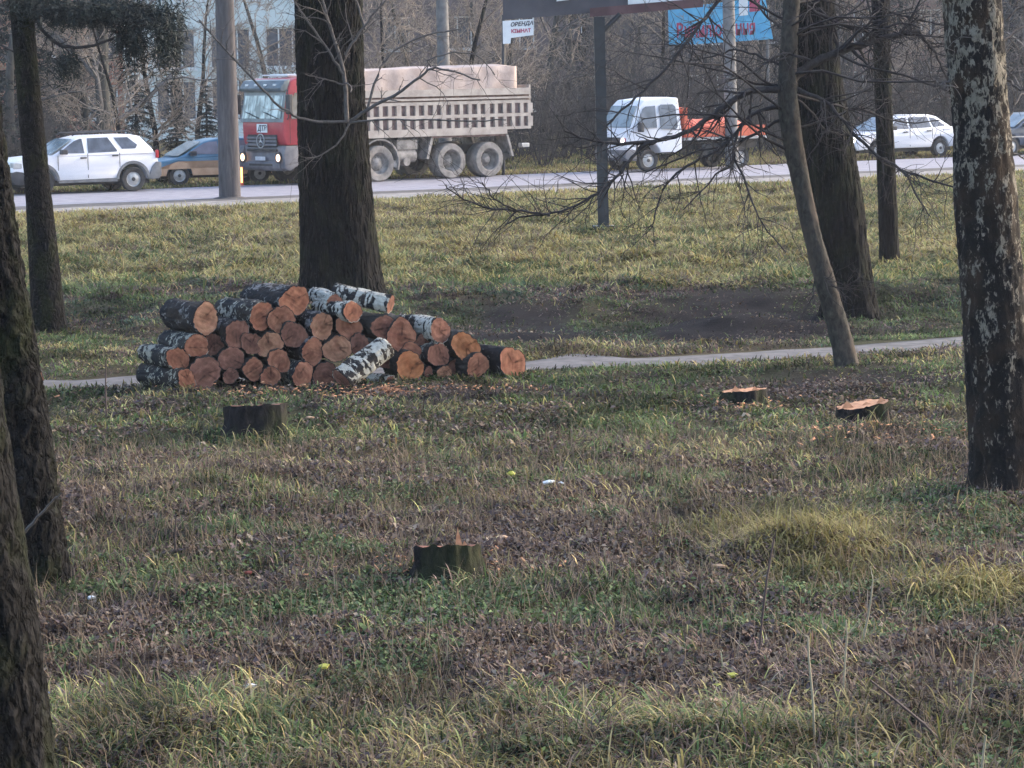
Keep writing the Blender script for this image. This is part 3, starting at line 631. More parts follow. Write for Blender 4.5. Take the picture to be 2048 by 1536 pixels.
# ------------------------------------------------------------------ log pile
CUTS = {'o': 'cut_orange', 'b': 'cut_bright', 'p': 'cut_pale', 'n': 'cut_brown'}
BARKS = {'d': 'bark_log', 'k': 'birch_log_dark', 'b': 'birch_log', 'w': 'birch_log_white'}
def ybase(px): return flat(px, 784-(px-350)*28/690).y
LOGG = 'cut birch logs stacked in the pile'
def log(name_lbl, c, rx, ry, back=None, cut='o', bk='d', L=.85, ang=24, dy=0.0, tilt=0.0, Yf=None, rings=10, group=LOGG):
    """c: photo pixel of the front cut face; the log runs back and left from it"""
    Y0 = (ybase(c[0]) if Yf is None else Yf)+dy
    P = atY(c[0], c[1], Y0)
    for _ in range(3): P = atY(c[0], c[1], Y0+.22*max(P.z-.1, 0))
    r = 1.06*ry/ (FPX/ (P.y*CP-(P.z-CAMH)*SP)); r = max(r, rx/(FPX/P.y))
    gz = float(H(P.x, P.y)); P.z = max(P.z, gz+r*.86)
    a = R(ang); ax = Vector((-math.sin(a)*math.cos(R(tilt)), math.cos(a)*math.cos(R(tilt)), math.sin(R(tilt))))
    e = empty('log', P, 0, name_lbl, 'log', group); e.rotation_euler = ax.to_track_quat('Z', 'Y').to_euler()
    sd = int(c[0]*7+c[1]); n = 72; K = 30; th = np.arange(n)/n*2*np.pi; zz = np.linspace(0, L, K)
    TH, ZZ = np.meshgrid(th, zz)
    sh = 1.02+.085*np.cos(2*TH+sd)+.035*np.cos(3*TH+sd*2)
    rad = r*sh*(1-.06*ZZ/L)+.016*(fbm(np.cos(TH)*6, np.sin(TH)*6, ZZ*9, s=sd % 97, o=3)-.5)*2+.02*r/.14*(fbm(np.cos(TH)*1.5, np.sin(TH)*1.5, ZZ*4, s=sd % 89, o=2)-.5)*2
    V = np.stack([rad*np.cos(TH), rad*np.sin(TH), ZZ], -1).reshape(-1, 3)
    i = np.arange(K-1)[:, None]*n; k = np.arange(n)[None]; k2 = (k+1) % n
    F = np.stack([i+k, i+k2, i+n+k2, i+n+k], -1).reshape(-1, 4)
    # bark rim inwards at both ends
    rim0 = np.stack([rad[0]*.955*np.cos(th), rad[0]*.955*np.sin(th), 0*th+.003], -1); rim1 = np.stack([rad[-1]*.93*np.cos(th), rad[-1]*.93*np.sin(th), 0*th+L-.003], -1)
    b = len(V); V = np.concatenate([V, rim0, rim1]); kk = np.arange(n); k2 = (kk+1) % n
    F = np.concatenate([F, np.stack([kk, b+kk, b+k2, k2], -1), np.stack([(K-1)*n+kk, (K-1)*n+k2, b+n+k2, b+n+kk], -1)])
    mesh_np('bark', V, [F], M[BARKS[bk]], e, smooth=True)
    for end in (0, 1):
        rr = rad[0]*.96 if end == 0 else rad[-1]*.935; z0 = .0025 if end == 0 else L-.0025
        RR = np.array([1, .97, .9, .8, .7, .6, .5, .4, .3, .2, .1]); A, B = np.meshgrid(th, RR); rv = (B*rr[None])
        zb = z0+(fbm(rv*np.cos(A)*22, rv*np.sin(A)*22, s=sd % 71, o=2)-.5)*.007*(B < .96)
        V = np.stack([rv*np.cos(A), rv*np.sin(A), zb], -1).reshape(-1, 3); V = np.vstack([V, [[0, 0, z0]]])
        q = np.arange(10)[:, None]*n; k = np.arange(n)[None]; k2 = (k+1) % n
        F4 = np.stack([q+k, q+n+k, q+n+k2, q+k2], -1).reshape(-1, 4); kk = np.arange(n); F3 = np.stack([10*n+kk, 0*kk+11*n, 10*n+(kk+1) % n], -1)
        rg = np.random.default_rng(sd+end); a0 = rg.uniform(0, 3.14); xx, yy_ = V[:, 0], V[:, 1]; u = xx*math.cos(a0)+yy_*math.sin(a0); w_ = -xx*math.sin(a0)+yy_*math.cos(a0)
        hx, hy = rg.normal(0, .12*r, 2); rr_ = np.hypot(xx-hx, yy_-hy)/r
        val = 1+.30*(fbm(u*60, w_*6, s=sd % 61, o=2)-.5)*2-.30*np.exp(-(rr_/rg.uniform(.15, .38))**2)+.12*np.sin(rr_*rg.uniform(14, 22))+.16*sst(.72, .95, rr_)+.25*(fbm(xx*14, yy_*14, s=sd % 53, o=2)-.5)*2
        tha = np.arctan2(yy_-hy, xx-hx)
        for q_ in range(rg.integers(1, 4)):
            ca = rg.uniform(-3.1, 3.1); val = val-.6*np.exp(-((np.angle(np.exp(1j*(tha-ca))))*rr_/.05)**2)*sst(.0, .3, rr_)*(1-sst(rg.uniform(.5, .8), 1.0, rr_))
        val = np.clip(val, .25, 1.5); mesh_np('cut_face', V, [F4, F3], M[CUTS[cut]], e, col=np.stack([val, val*(.97+.03*val), val*(.94+.06*val)], -1))
    return e
# (label, centre, rx, ry, cut, bark, L, angle, extra depth)
LOGS = [
 ('wide bark-covered log highest at the far left end of the pile, pale orange cut face', (412,638), 23, 28, 'p','k', .86, 30, 0.0),
 ('topmost log of the pile, round orange face, left of the big trunk', (589,602), 25, 30, 'o','k', .85, 34, .10),
 ('log with a knobbly orange face under and left of the topmost log', (524,632), 22, 27, 'o','b', .85, 32, .02),
 ('log with a split pinkish face squeezed against the knobbly-faced log', (563,640), 22, 26, 'o','d', .8, 18, .04),
 ('dull brown-faced log between the wide far-left log and the knobbly-faced one', (474,668), 22, 25, 'n','k', .85, 26, 0.0),
 ('second-row log at the left end with an angular orange face and pale grey bark', (394,692), 18, 23, 'o','b', .8, 27, 0.0),
 ('log with banded black and white bark and red-brown face, left end of pile', (356,718), 18, 22, 'o','b', .75, 30, -.03),
 ('small long birch log lying on the ground at the bottom left corner of the pile', (374,760), 18, 20, 'o','b', .85, 38, -.10),
 ('fattest dull brown log on the ground near the left end of the pile', (410,745), 29, 31, 'n','d', .85, 16, -.02),
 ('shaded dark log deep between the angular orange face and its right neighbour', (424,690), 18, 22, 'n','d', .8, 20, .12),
 ('grey-brown log above the small dark ground log, third row from the left', (463,718), 23, 23, 'n','d', .85, 18, .03),
 ('narrow dark red log left of the tall oval pale log', (504,687), 17, 21, 'n','d', .85, 14, .02),
 ('tall oval pale log standing between two round ones, centre left of the pile', (539,689), 15, 24, 'p','d', .8, 10, .02),
 ('round mauve-brown log directly under the split pinkish face', (588,670), 23, 25, 'n','d', .85, 16, .02),
 ('round orange log with a dark bark ring, on the ground left of centre', (507,739), 19, 21, 'o','d', .85, 16, -.02),
 ('small plain log leaning right, between the oval pale log and the grass', (558,722), 18, 22, 'o','d', .8, 16, 0.0),
 ('smallest cracked log touching the grass at the centre left', (541,757), 15, 19, 'o','d', .7, 14, -.05),
 ('small shaded log low on the ground beside the fattest brown log', (461,752), 16, 14, 'n','d', .8, 14, .05),
 ('smooth orange log with mottled bark to its left, middle of the pile', (626,704), 20, 24, 'o','k', .85, 26, 0.0),
 ('broad pinkish log on the ground left of the slanting birch log', (606,750), 25, 22, 'o','b', .85, 28, -.05),
 ('plain brown half-hidden log on the ground behind the lower end of the slanting log', (650,748), 19, 23, 'n','d', .8, 16, .02),
 ('oval log with a grey rim below the pair of white birch logs', (644,653), 23, 25, 'p','k', .85, 26, .04),
 ('round pale tan log at the very middle of the pile', (675,698), 21, 27, 'p','d', .85, 12, 0.0),
 ('wide brown log tucked beneath a smaller birch log, upper middle', (698,655), 25, 24, 'o','d', .85, 16, .10),
 ('small birch log with white bark resting on the wide brown log', (706,624), 17, 21, 'o','w', .55, 42, .0),
 ('brown log with black bark under the right end of the long white birch log', (769,655), 20, 25, 'n','d', .8, 26, .04),
 ('tall orange log right of the black-barked one, upper right of the pile', (803,672), 17, 30, 'o','d', .85, 12, .03),
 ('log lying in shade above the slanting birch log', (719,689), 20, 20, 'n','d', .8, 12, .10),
 ('log with white streaked bark, highest in the right part of the pile', (881,661), 24, 24, 'n','w', .72, 40, .02),
 ('brown log with white spotted bark right below the white streaked one', (877,710), 22, 24, 'n','b', .72, 36, .0),
 ('large smooth orange log on the right part of the pile, nothing on top of it', (932,694), 23, 28, 'b','d', .85, 16, .02),
 ('pale brown log on the ground below the large smooth orange one', (955,737), 19, 24, 'o','d', .85, 30, -.02),
 ('rightmost log of the pile, standing apart with a big round orange face', (1026,727), 25, 29, 'o','k', .8, 36, -.02),
 ('brightest orange log on the ground in the right half of the pile', (820,748), 22, 28, 'b','d', .85, 14, -.08),
 ('pale log peeping out above the brightest orange one', (820,708), 20, 22, 'o','d', .85, 14, .05),
 ('smallest grey-pink log on the ground in the right half of the pile', (889,752), 12, 14, 'p','d', .8, 22, -.02),
 ('thin brown log on the ground between the brightest orange log and the smallest pink one', (858,752), 11, 11, 'n','k', .7, 40, .02),
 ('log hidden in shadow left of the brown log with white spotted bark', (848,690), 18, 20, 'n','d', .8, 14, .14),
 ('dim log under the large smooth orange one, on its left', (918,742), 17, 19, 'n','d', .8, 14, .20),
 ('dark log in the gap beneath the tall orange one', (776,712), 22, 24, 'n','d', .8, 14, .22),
]
for (lb, c, rx, ry, cu, bk, L, an, dy) in LOGS: log(lb, c, rx, ry, cut=cu, bk=bk, L=L, ang=an, dy=dy)
def log_between(lb, p0, p1, Y0, Y1, rpx, cu, bk, group=LOGG):
    """front face at photo pixel p0 (distance Y0), far end at p1 (distance Y1)"""
    A, B = atY(*p0, Y0), atY(*p1, Y1); d = B-A; Lh = math.hypot(d.x, d.y)
    ang = math.degrees(math.atan2(-d.x, d.y)); tl = math.degrees(math.atan2(d.z, Lh))
    e = log(lb, p0, rpx, rpx, cut=cu, bk=bk, L=d.length, ang=ang, group=group)
    e.location = A; e.rotation_euler = d.normalized().to_track_quat('Z', 'Y').to_euler(); return e
yb = ybase
log_between('long white birch log lying slanted on top of the pile in front of the trunk', (782,609), (668,584), yb(760)+.30, yb(660)+.62, 17, 'n', 'w')
log_between('short white birch log at the top of the pile behind the small birch log', (668,603), (628,588), yb(640)+.42, yb(600)+.85, 15, 'n', 'w')
log_between('birch log with spotted white bark leaning up against the front of the pile', (682,760), (772,694), yb(700)-.42, yb(760)-.14, 22, 'n', 'w')
log_between('thin birch log with white bark on the grass in front of the brightest orange log', (781,768), (742,762), yb(780)-.12, yb(740)+.12, 15, 'n', 'w')
log('reddish cut log lying on the grass behind the dark left-edge trunk', (58,757), 25, 25, cut='o', bk='d', L=.8, ang=10, Yf=flat(60,781).y, group='loose cut logs')

# ------------------------------------------------------------------ stumps
def stump(label, pxl, pxr, py_top, py_base, topm, slant=0.0, splinter=None, seed=1, sy=0.0, wav=1.0):
    c = g((pxl+pxr)/2, py_base); Y = c.y; a, b = atY(pxl, py_base, Y), atY(pxr, py_base, Y); r = (b.x-a.x)/2
    tz = atY(pxl, py_top, Y).z-c.z; tz = max(tz, .05)
    e = empty('tree_stump', c, 0, label, 'tree stump', 'stumps left from felled trees')
    n = 64; K = 14; th = np.arange(n)/n*2*np.pi; f = np.linspace(0, 1, K); TH, FF = np.meshgrid(th, f)
    rag = .016*wav*(fbm(np.cos(th)*4.5, np.sin(th)*4.5, s=seed, o=4)-.5)*2
    ztop = tz+slant*np.cos(th)*r+sy*np.sin(th)*r+rag*1.2; ZZ = -.12+(ztop[None]+.12)*FF
    base = r*(1+.15*np.exp(-np.maximum(ZZ, 0)/.05)+.10*np.cos(TH*4+seed)*(1.2-FF)+.05*np.cos(TH*7+seed*3)*(1.1-FF))
    rad = base*.90+.045*(fbm(np.cos(TH)*5, np.sin(TH)*5, ZZ*6, s=seed+3, o=3)-.5)*2
    V = np.stack([rad*np.cos(TH), rad*np.sin(TH), ZZ], -1).reshape(-1, 3)
    i = np.arange(K-1)[:, None]*n; k = np.arange(n)[None]; k2 = (k+1) % n
    F = np.stack([i+k, i+k2, i+n+k2, i+n+k], -1).reshape(-1, 4)
    mesh_np('bark', V, [F], M['bark_scaly'], e, smooth=True)
    RR = np.array([.985, .8, .6, .4, .2, .05]); A, B = np.meshgrid(th, RR); rv = B*rad[-1][None]
    zt = tz+slant*np.cos(A)*rv+sy*np.sin(A)*rv+(ztop-tz-slant*np.cos(th)*r-sy*np.sin(th)*r)[None]*B-.004+(fbm(rv*np.cos(A)*12, rv*np.sin(A)*12, s=seed+8, o=2)-.5)*.012
    V = np.stack([rv*np.cos(A), rv*np.sin(A), zt], -1).reshape(-1, 3); q = np.arange(5)[:, None]*n
    F4 = np.stack([q+k, q+k2, q+n+k2, q+n+k], -1).reshape(-1, 4); kk = np.arange(n)
    val = np.clip(1+.5*(fbm(V[:, 0]*30, V[:, 1]*5, s=seed, o=2)-.5)*2, .5, 1.4); o = mesh_np('cut_top', V, [F4, (5*n+kk)[None]], M[topm], e, col=np.stack([val]*3, -1))
    if splinter:
        mb = MB()
        for (dx, h, w_) in splinter:
            mb.bm.verts.ensure_lookup_table(); x = dx*r; yy = -r*.25
            base_z = tz-.01+slant*x
            p = [(x-w_, yy-w_*.5, base_z), (x+w_, yy-w_*.3, base_z), (x+w_*.5, yy+w_*.6, base_z), (x-w_*.2, yy, base_z+h)]
            v = [mb.bm.verts.new(q_) for q_ in p]
            for f_ in ((0,1,3),(1,2,3),(2,0,3),(0,2,1)): mb.bm.faces.new([v[i_] for i_ in f_])
        mb.build('splinter', M['fresh'], e)
    return e
stump('dark low stump in the grass in front of the left part of the pile', 440, 582, 812, 860, 'cut_brown', slant=.03, seed=3, sy=-.10)
s2 = stump('small dark stump with a thin orange cut top, beyond the larger slanted stump', 1438, 1534, 780, 808, 'fresh', slant=0.06, seed=5, sy=-.03, wav=.8, splinter=[(-.3,.06,.05),(.5,.04,.04)])
s3 = stump('stump with a bright slanted orange cut, in the dug soil left of the old birch', 1668, 1786, 808, 856, 'fresh', slant=.16, seed=8, sy=.02, wav=.8, splinter=[(-.55,.07,.06),(.1,.03,.05),(.6,.05,.05)])
stump('ragged mossy stump with an upright splinter, nearest to the camera, mid lawn', 822, 974, 1093, 1152, 'cut_brown', slant=0.0, sy=-.14, splinter=[(.28, .14, .026), (.45, .05, .03), (-.1,.02,.05)], seed=12)

# ------------------------------------------------------------------ poles
def pole(name, label, cat, base, top_px, wb, wt, mat_, topz=9, **kw):
    Y = g(*base).y; b = g(*base); A = atY(base[0], base[1], Y); T = atY(top_px[0], top_px[1], Y)
    sl = (T.x-A.x)/(T.z-A.z); pm = FPX/Y
    e = empty(name, b, 0, label, cat); mb = MB()
    k = [(0+sl*z, 0, z) for z in np.linspace(-.2, topz, 8)]; r0, r1 = wb/pm/2, wt/pm/2
    rr = [r0+(r1-r0)*min(max(z, 0)/max(T.z, .1), 1.25) for z in np.linspace(-.2, topz, 8)]
    mb.tube(k, rr, kw.get('n', 20)); o = mb.build('shaft', mat_, e, smooth=True)
    return e, b, sl
P1, b1, sl1 = pole('utility_pole', 'weathered wooden utility pole at the roadside, left of the thick trunk', 'utility pole', (460,397), (449,0), 44, 37, M['pole_wood'], 9.5)
mb = MB(); 
for q in range(9): mb.tube([(sl1*8.8, 0, 8.8-.3*(q > 4)), (sl1*8.8+(-.9+.225*q), .05, 8.8-.3*(q > 4))], .03, 6)
mb.build('crossarm', M['pole_paint'], P1)
mb = MB(); mb.lathe([(.0,.0),(.55,.02),(.42,.07),(.30,.10),(.26,.14)], (0, 0, -.05), (0, 0, 1), 18); mb.build('soil_collar', M['mud'], P1)
P3, b3, sl3 = pole('concrete_pole', 'pale concrete lamp pole in front of the blue banner', 'lamp pole', (1464,338), (1457,0), 27, 24, M['pole_concrete'], 9)
MB().tube([(sl3*8.9, 0, 8.9), (sl3*8.9-.7, -.1, 9.2), (sl3*8.9-1.5, -.2, 9.25)], .05, 8).build('arm', M['pole_concrete'], P3)
P4, b4, sl4 = pole('concrete_pole', 'pale concrete pole behind the tarpaulin of the tipper truck', 'lamp pole', (892,345), (884,0), 26, 24, M['pole_concrete'], 9)
MB().tube([(sl4*8.9, 0, 8.9), (sl4*8.9+.7, -.1, 9.2), (sl4*8.9+1.5, -.2, 9.25)], .05, 8).build('arm', M['pole_concrete'], P4)
# dark billboard on the painted post
YP = g(1207, 458).y; bp = g(1207, 458)
BBD = empty('billboard', bp, 0, 'dark square-post billboard on the lawn with a maroon lower rail', 'billboard')
def L2(px, py, dy=0): v = atY(px, py, YP+dy); return v-bp
mb = MB(); A, T = L2(1207, 458), L2(1198, 34)
h = .105; k = 8
for q in range(k):
    z0, z1 = -.1+(T.z+.1)*q/k, -.1+(T.z+.1)*(q+1)/k; x0, x1 = T.x*z0/T.z, T.x*z1/T.z
    vs = [mb.bm.verts.new(p) for p in [(x0-h,-h,z0),(x0+h,-h,z0),(x0+h,h,z0),(x0-h,h,z0),(x1-h,-h,z1),(x1+h,-h,z1),(x1+h,h,z1),(x1-h,h,z1)]]
    for f_ in ((0,1,5,4),(1,2,6,5),(2,3,7,6),(3,0,4,7)): mb.bm.faces.new([vs[i_] for i_ in f_])
    if q == k-1: mb.bm.faces.new(vs[4:])
mb.box(-.22, .22, -.2, .2, -.06, .05, .02); mb.build('post', M['pole_paint'], BBD)
mb = MB(); mb.tube([L2(1206, 62), L2(1240, 28)], .045, 6); mb.build('brace', M['pole_paint'], BBD)
c0, c1 = L2(1006, 40, .25), L2(1405, 8, .25)
dx = (c1-c0)
mb = MB(); mb.bm.faces.ensure_lookup_table()
def slab(mb, p0, p1, h0, th):
    a, b = Vector(p0), Vector(p1); y = th/2
    vs = [mb.bm.verts.new(q) for q in [(a.x,a.y-y,a.z),(b.x,b.y-y,b.z),(b.x,b.y-y,b.z+h0),(a.x,a.y-y,a.z+h0),(a.x,a.y+y,a.z),(b.x,b.y+y,b.z),(b.x,b.y+y,b.z+h0),(a.x,a.y+y,a.z+h0)]]
    for f_ in ((0,1,2,3),(7,6,5,4),(0,4,5,1),(1,5,6,2),(2,6,7,3),(3,7,4,0)): mb.bm.faces.new([vs[i_] for i_ in f_])
slab(mb, c0, c1, 2.4, .1); mb.build('panel', M['panel_dark'], BBD)
mb = MB(); slab(mb, L2(1180, 34, .16), L2(1406, 14, .16), .17, .06); mb.build('lower_rail', M['maroon'], BBD)
mb = MB(); slab(mb, L2(1256, 9, .16), L2(1392, -1, .16), .55, .03); mb.build('poster', M['sign_white'], BBD)
mb = MB(); slab(mb, L2(1113, 3, .16), L2(1138, 0, .16), .35, .03); mb.build('poster', M['sign_white'], BBD)
def text(s, size, m, parent, loc, rot, ext=.004, shear=0, bold=0.0):
    cu = bpy.data.curves.new('t', 'FONT'); cu.body = s; cu.size = size; cu.extrude = ext; cu.shear = shear; cu.offset = bold
    cu.align_x = 'CENTER'; cu.align_y = 'CENTER'
    t = bpy.data.objects.new('t', cu); COL.objects.link(t); bpy.context.view_layer.update()
    me = bpy.data.meshes.new_from_object(t.evaluated_get(bpy.context.evaluated_depsgraph_get())); bpy.data.objects.remove(t)
    me.materials.clear(); me.materials.append(m); o = bpy.data.objects.new('lettering', me); COL.objects.link(o); o.parent = parent
    o.location = loc; o.rotation_euler = rot; return o
# small white notice board hung on a post behind
YN = 92.0
def board(name, label, cat, quad, Y, mat_, th=.05):
    P = [atY(x, y, Y) for (x, y) in quad]; c = sum(P, Vector())/len(P); e = empty(name, (c.x, c.y, 0), 0, label, cat); base = Vector((c.x, c.y, 0))
    mb = MB(); a = [mb.bm.verts.new(p-base+Vector((0, -th/2, 0))) for p in P]; b = [mb.bm.verts.new(p-base+Vector((0, th/2, 0))) for p in P]; n = len(P)
    mb.bm.faces.new(a); mb.bm.faces.new(b[::-1])
    for i in range(n): mb.bm.faces.new((a[i], a[(i+1) % n], b[(i+1) % n], b[i]))
    mb.build('board', mat_, e); return e, base
nb, nbase = board('notice_board', 'small white notice board with a leg on its left, below the dark billboard', 'sign', [(1005,42),(1067,38),(1067,70),(1022,76),(1021,87),(1006,88)], YN, M['sign_white'])
MB().tube([atY(1007,30,YN)-nbase+Vector((0,.1,0)), Vector((-.45,.1,-.1))], .05, 8).build('post', M['pole_paint'], nb)
text('ОРЕНДА', .165, M['text_dark'], nb, atY(1043,48,YN)-nbase+Vector((0,-.03,0)), (R(90), R(-4), 0), shear=.3, bold=.006)
text('КІМНАТ', .15, M['text_red'], nb, atY(1042,62,YN)-nbase+Vector((0,-.03,0)), (R(90), R(-2), 0), bold=.006)
YBn = 112.0
bn, bnbase = board('banner', 'bright blue banner with red lettering behind the pale pole', 'banner', [(1336,18),(1530,-6),(1546,78),(1338,92)], YBn, M['sign_blue'])
tx = text('Випилювання', .74, M['text_red'], bn, atY(1432,60,YBn)-bnbase+Vector((0,-.03,0)), (R(90), R(-2), 0), bold=.02); tx.scale = (.60, 1, 1)
mb = MB(); slab(mb, atY(1478,32,YBn-.03)-bnbase, atY(1496,30,YBn-.03)-bnbase, .8, .02); mb.build('white_patch', M['sign_white'], bn)
mb = MB(); slab(mb, atY(1499,24,YBn-.03)-bnbase, atY(1520,22,YBn-.03)-bnbase, .8, .02); mb.build('red_patch', M['text_red'], bn)
for xx in (1345, 1535): MB().tube([atY(xx,10,YBn)-bnbase+Vector((0,.12,0)), Vector((atY(xx,10,YBn).x-bnbase.x, .12, -.1))], .06, 8).build('post', M['pole_concrete'], bn)

# ------------------------------------------------------------------ vehicles
def wheel(parent, x, y, r, w_, tm, rm, side=1, steel=True, truck=False, steer=0):
    """side=+1: outer face at +y"""
    c = Vector((x, y, r)); q = Vector((math.sin(steer), 0, 0)); ax = Vector((math.sin(R(steer))*-1, side*math.cos(R(steer)), 0))
    h_ = w_/2
    o = MB().lathe([(r*.62,-h_),(r*.93,-h_),(r,-h_*.75),(r,h_*.75),(r*.95,h_),(r*.66,h_*1.02),(r*.60,h_*.9)], c, ax, 36).build('wheel', tm, parent, smooth=True)
    # tread ribs
    mb = MB()
    if truck:
        mb.lathe([(r*.60,h_*.85),(r*.585,h_*.55),(r*.55,h_*.2),(r*.42,-h_*.1),(r*.30,h_*.25),(r*.16,h_*.55),(0.001,h_*.6)], c, ax, 30)
        for k in range(10):
            a = k*2*math.pi/10; q2 = ax.to_track_quat('Z', 'Y').to_matrix()
            mb.cyl(c+q2 @ Vector((r*.36*math.cos(a), r*.36*math.sin(a), h_*.22)), ax, .018, .05, 6)
    else:
        mb.lathe([(r*.62,h_*.92),(r*.60,h_*.7),(r*.52,h_*.6),(r*.36,h_*.80),(r*.18,h_*.85),(.001,h_*.9)], c, ax, 30)
        for k in range(8):
            a = k*2*math.pi/8; q2 = ax.to_track_quat('Z', 'Y').to_matrix()
            mb.cyl(c+q2 @ Vector((r*.45*math.cos(a), r*.45*math.sin(a), h_*.66)), ax, r*.055, .03, 8)
    mb.build('rim', rm, o, smooth=True)
    if not truck: MB().cyl(c+ax*(h_*.93), ax, r*.16, .02, 14).build('hub_cap', M['black_plastic'], o)
    return o
def arc(cx, cz, r, a0, a1, n=9): return [(cx+r*math.cos(R(a0+(a1-a0)*i/(n-1))), cz+r*math.sin(R(a0+(a1-a0)*i/(n-1)))) for i in range(n)]
def panel(mb, pts, yf, off, th=.012, side=1):
    """thin plate following the side surface y = yf(z); pts in (x,z)"""
    a = [mb.bm.verts.new((x, side*(yf(z)+off), z)) for x, z in pts]; b = [mb.bm.verts.new((x, side*(yf(z)+off-th), z)) for x, z in pts]; n = len(pts)
    mb.bm.faces.new(a); mb.bm.faces.new(b[::-1])
    for i in range(n): mb.bm.faces.new((a[i], a[(i+1) % n], b[(i+1) % n], b[i]))
def place(px, py, L_near_x, halfw, theta):
    """rotation so that the nose points left and towards us; returns location of the local origin given
    that local point (L_near_x, +halfw) stands on photo pixel (px,py)"""
    p = flat(px, py); a = math.pi+R(theta); ca, sa = math.cos(a), math.sin(a)
    lx, ly = L_near_x, halfw
    return Vector((p.x-(lx*ca-ly*sa), p.y-(lx*sa+ly*ca), .016)), a
def car(label, cat, name, loc, rz, paint, sp, group='cars and trucks on the road'):
    e = empty(name, loc, rz, label, cat, group)
    hw = sp['hw']; belt = sp['belt']; roofz = sp['roof']; tw = sp['tw']
    def tp(x, y, z):
        k = 1.0
        if z < .45: k = .97
        fx = abs(x)/sp['hl']; k *= 1-.10*max(fx-.72, 0)/.28
        if z > belt-.12: k *= .975
        return (x, y*k, z)
    MB().prism(sp['body'], -hw, hw, bev=.05, taper=tp).build('body', paint, e, smooth=True)
    yf = lambda z: hw*.97-(z-belt)*(hw*.97-tw)/(roofz-belt)
    def tg(x, y, z): return (x, math.copysign(yf(z), y), z)
    MB().prism(sp['cabin'], -1, 1, bev=.06, taper=tg, seg=3).build('cabin', paint, e, smooth=True)
    for sd_ in (1, -1):
        for wnd in sp['windows']:
            mb = MB(); panel(mb, wnd, yf, .006, side=sd_); mb.build('window', sp.get('wm', M['glass_dark']), e)
    # windscreen and rear window
    for nm, (xa, za, xb, zb) in (('windscreen', sp['ws']), ('rear_window', sp['rw'])):
        mb = MB(); ya, yb_ = yf(za)*.93, yf(zb)*.93; dx = .008 if nm == 'windscreen' else -.008
        P = [(xa+dx, -ya, za), (xa+dx, ya, za), (xb+dx, yb_, zb), (xb+dx, -yb_, zb)]
        P2 = [(x+dx*1.5, y, z+.012) for x, y, z in P]
        a = [mb.bm.verts.new(p) for p in P]; b = [mb.bm.verts.new(p) for p in P2]
        mb.bm.faces.new(a); mb.bm.faces.new(b[::-1])
        for i in range(4): mb.bm.faces.new((a[i], b[i], b[(i+1) % 4], a[(i+1) % 4]))
        mb.build(nm, M['glass'], e)
    for (x, z0, z1) in sp.get('seams', []):
        for sd_ in (1,): mb = MB(); mb.box(x-.008, x+.008, sd_*(hw*1.0)-.006, sd_*hw+.003, z0, z1); mb.build('door_seam', M['under'], e)
    for (x, z) in sp.get('handles', []):
        MB().box(x-.09, x+.09, hw-.01, hw+.03, z-.02, z+.02, .008).build('door_handle', M['black_plastic'], e)
    for x in sp['axles']:
        for sd_ in (1, -1): wheel(e, x, sd_*(hw-.10), sp['wr'], .21, M['rubber'], sp.get('rim', M['steel']), sd_)
    mb = MB(); mb.box(-sp['hl']+.25, sp['hl']-.25, -hw+.22, hw-.22, .22, .42); mb.build('underbody', M['under'], e)
    if 'mirror' in sp:
        x, z = sp['mirror']
        for sd_ in (1, -1): MB().box(x-.09, x+.09, sd_*hw+(-.02 if sd_ > 0 else -.2), sd_*hw+(.2 if sd_ > 0 else .02), z-.06, z+.08, .03).build('mirror', M['black_plastic'], e)
    return e, yf
# --- white SUV with roof rails
A0 = arc(-1.34,.36,.43,185,-5)
body = [(-2.12,.42)]+[(-1.34-.43,.34)]+arc(-1.34,.36,.43,178,2)+[(1.33-.43,.32)][:0]+arc(1.33,.36,.43,178,2)+[(2.08,.34),(2.15,.5),(2.15,.72),(2.10,.92),(1.85,1.00),(1.05,1.07),(-1.98,1.13),(-2.10,1.02),(-2.15,.7)]
sp = dict(hw=.90, belt=1.06, roof=1.60, tw=.70, hl=2.15, wr=.345, axles=(1.33,-1.34), body=body,
    cabin=[(1.12,1.02),(.82,1.16),(.30,1.50),(-.10,1.585),(-1.35,1.60),(-1.62,1.54),(-1.98,1.14),(-1.98,1.05)],
    windows=[[(.80,1.13),(.72,1.20),(.34,1.45),(.16,1.51),(.10,1.51),(.07,1.11)], [(-.04,1.11),(-.06,1.52),(-.66,1.53),(-.90,1.16),(-.88,1.13)], [(-1.05,1.20),(-.84,1.52),(-1.25,1.52),(-1.52,1.30),(-1.45,1.20)]],
    ws=(1.02,1.09,.36,1.50), rw=(-1.96,1.20,-1.64,1.52), seams=[(.86,.45,1.06),(-.01,.42,1.1),(-.95,.7,1.1)], handles=[(.12,.98),(-.82,1.02)], mirror=(.72,1.15))
loc, rz = place(268, 384, -1.34, .9, 28)
suv, yf = car('white five-door off-road car with dark bumpers, farthest left on the road', 'car', 'suv', loc, rz, M['white_paint'], sp)
mb = MB(); mb.prism([(1.62,.30),(2.06,.28),(2.18,.36),(2.20,.62),(2.05,.66),(1.80,.62)], -.86, .86, .03); mb.build('front_bumper', M['black_plastic'], suv, True)
mb = MB(); mb.prism([(-1.78,.32),(-2.12,.34),(-2.20,.44),(-2.20,.80),(-2.06,.82),(-1.92,.66)], -.88, .88, .03); mb.build('rear_bumper', M['grey_plastic'], suv, True)
for x in (1.33, -1.34):
    mb = MB(); p = arc(x,.36,.50,180,0,15)+arc(x,.36,.425,0,180,15); mb.prism(p, .875, .915); mb.build('wheel_arch', M['grey_plastic'], suv)
mb = MB(); mb.prism([(-.86,.30),(.85,.30),(.85,.37),(-.86,.40)], .86, .912); mb.build('sill', M['grey_plastic'], suv)
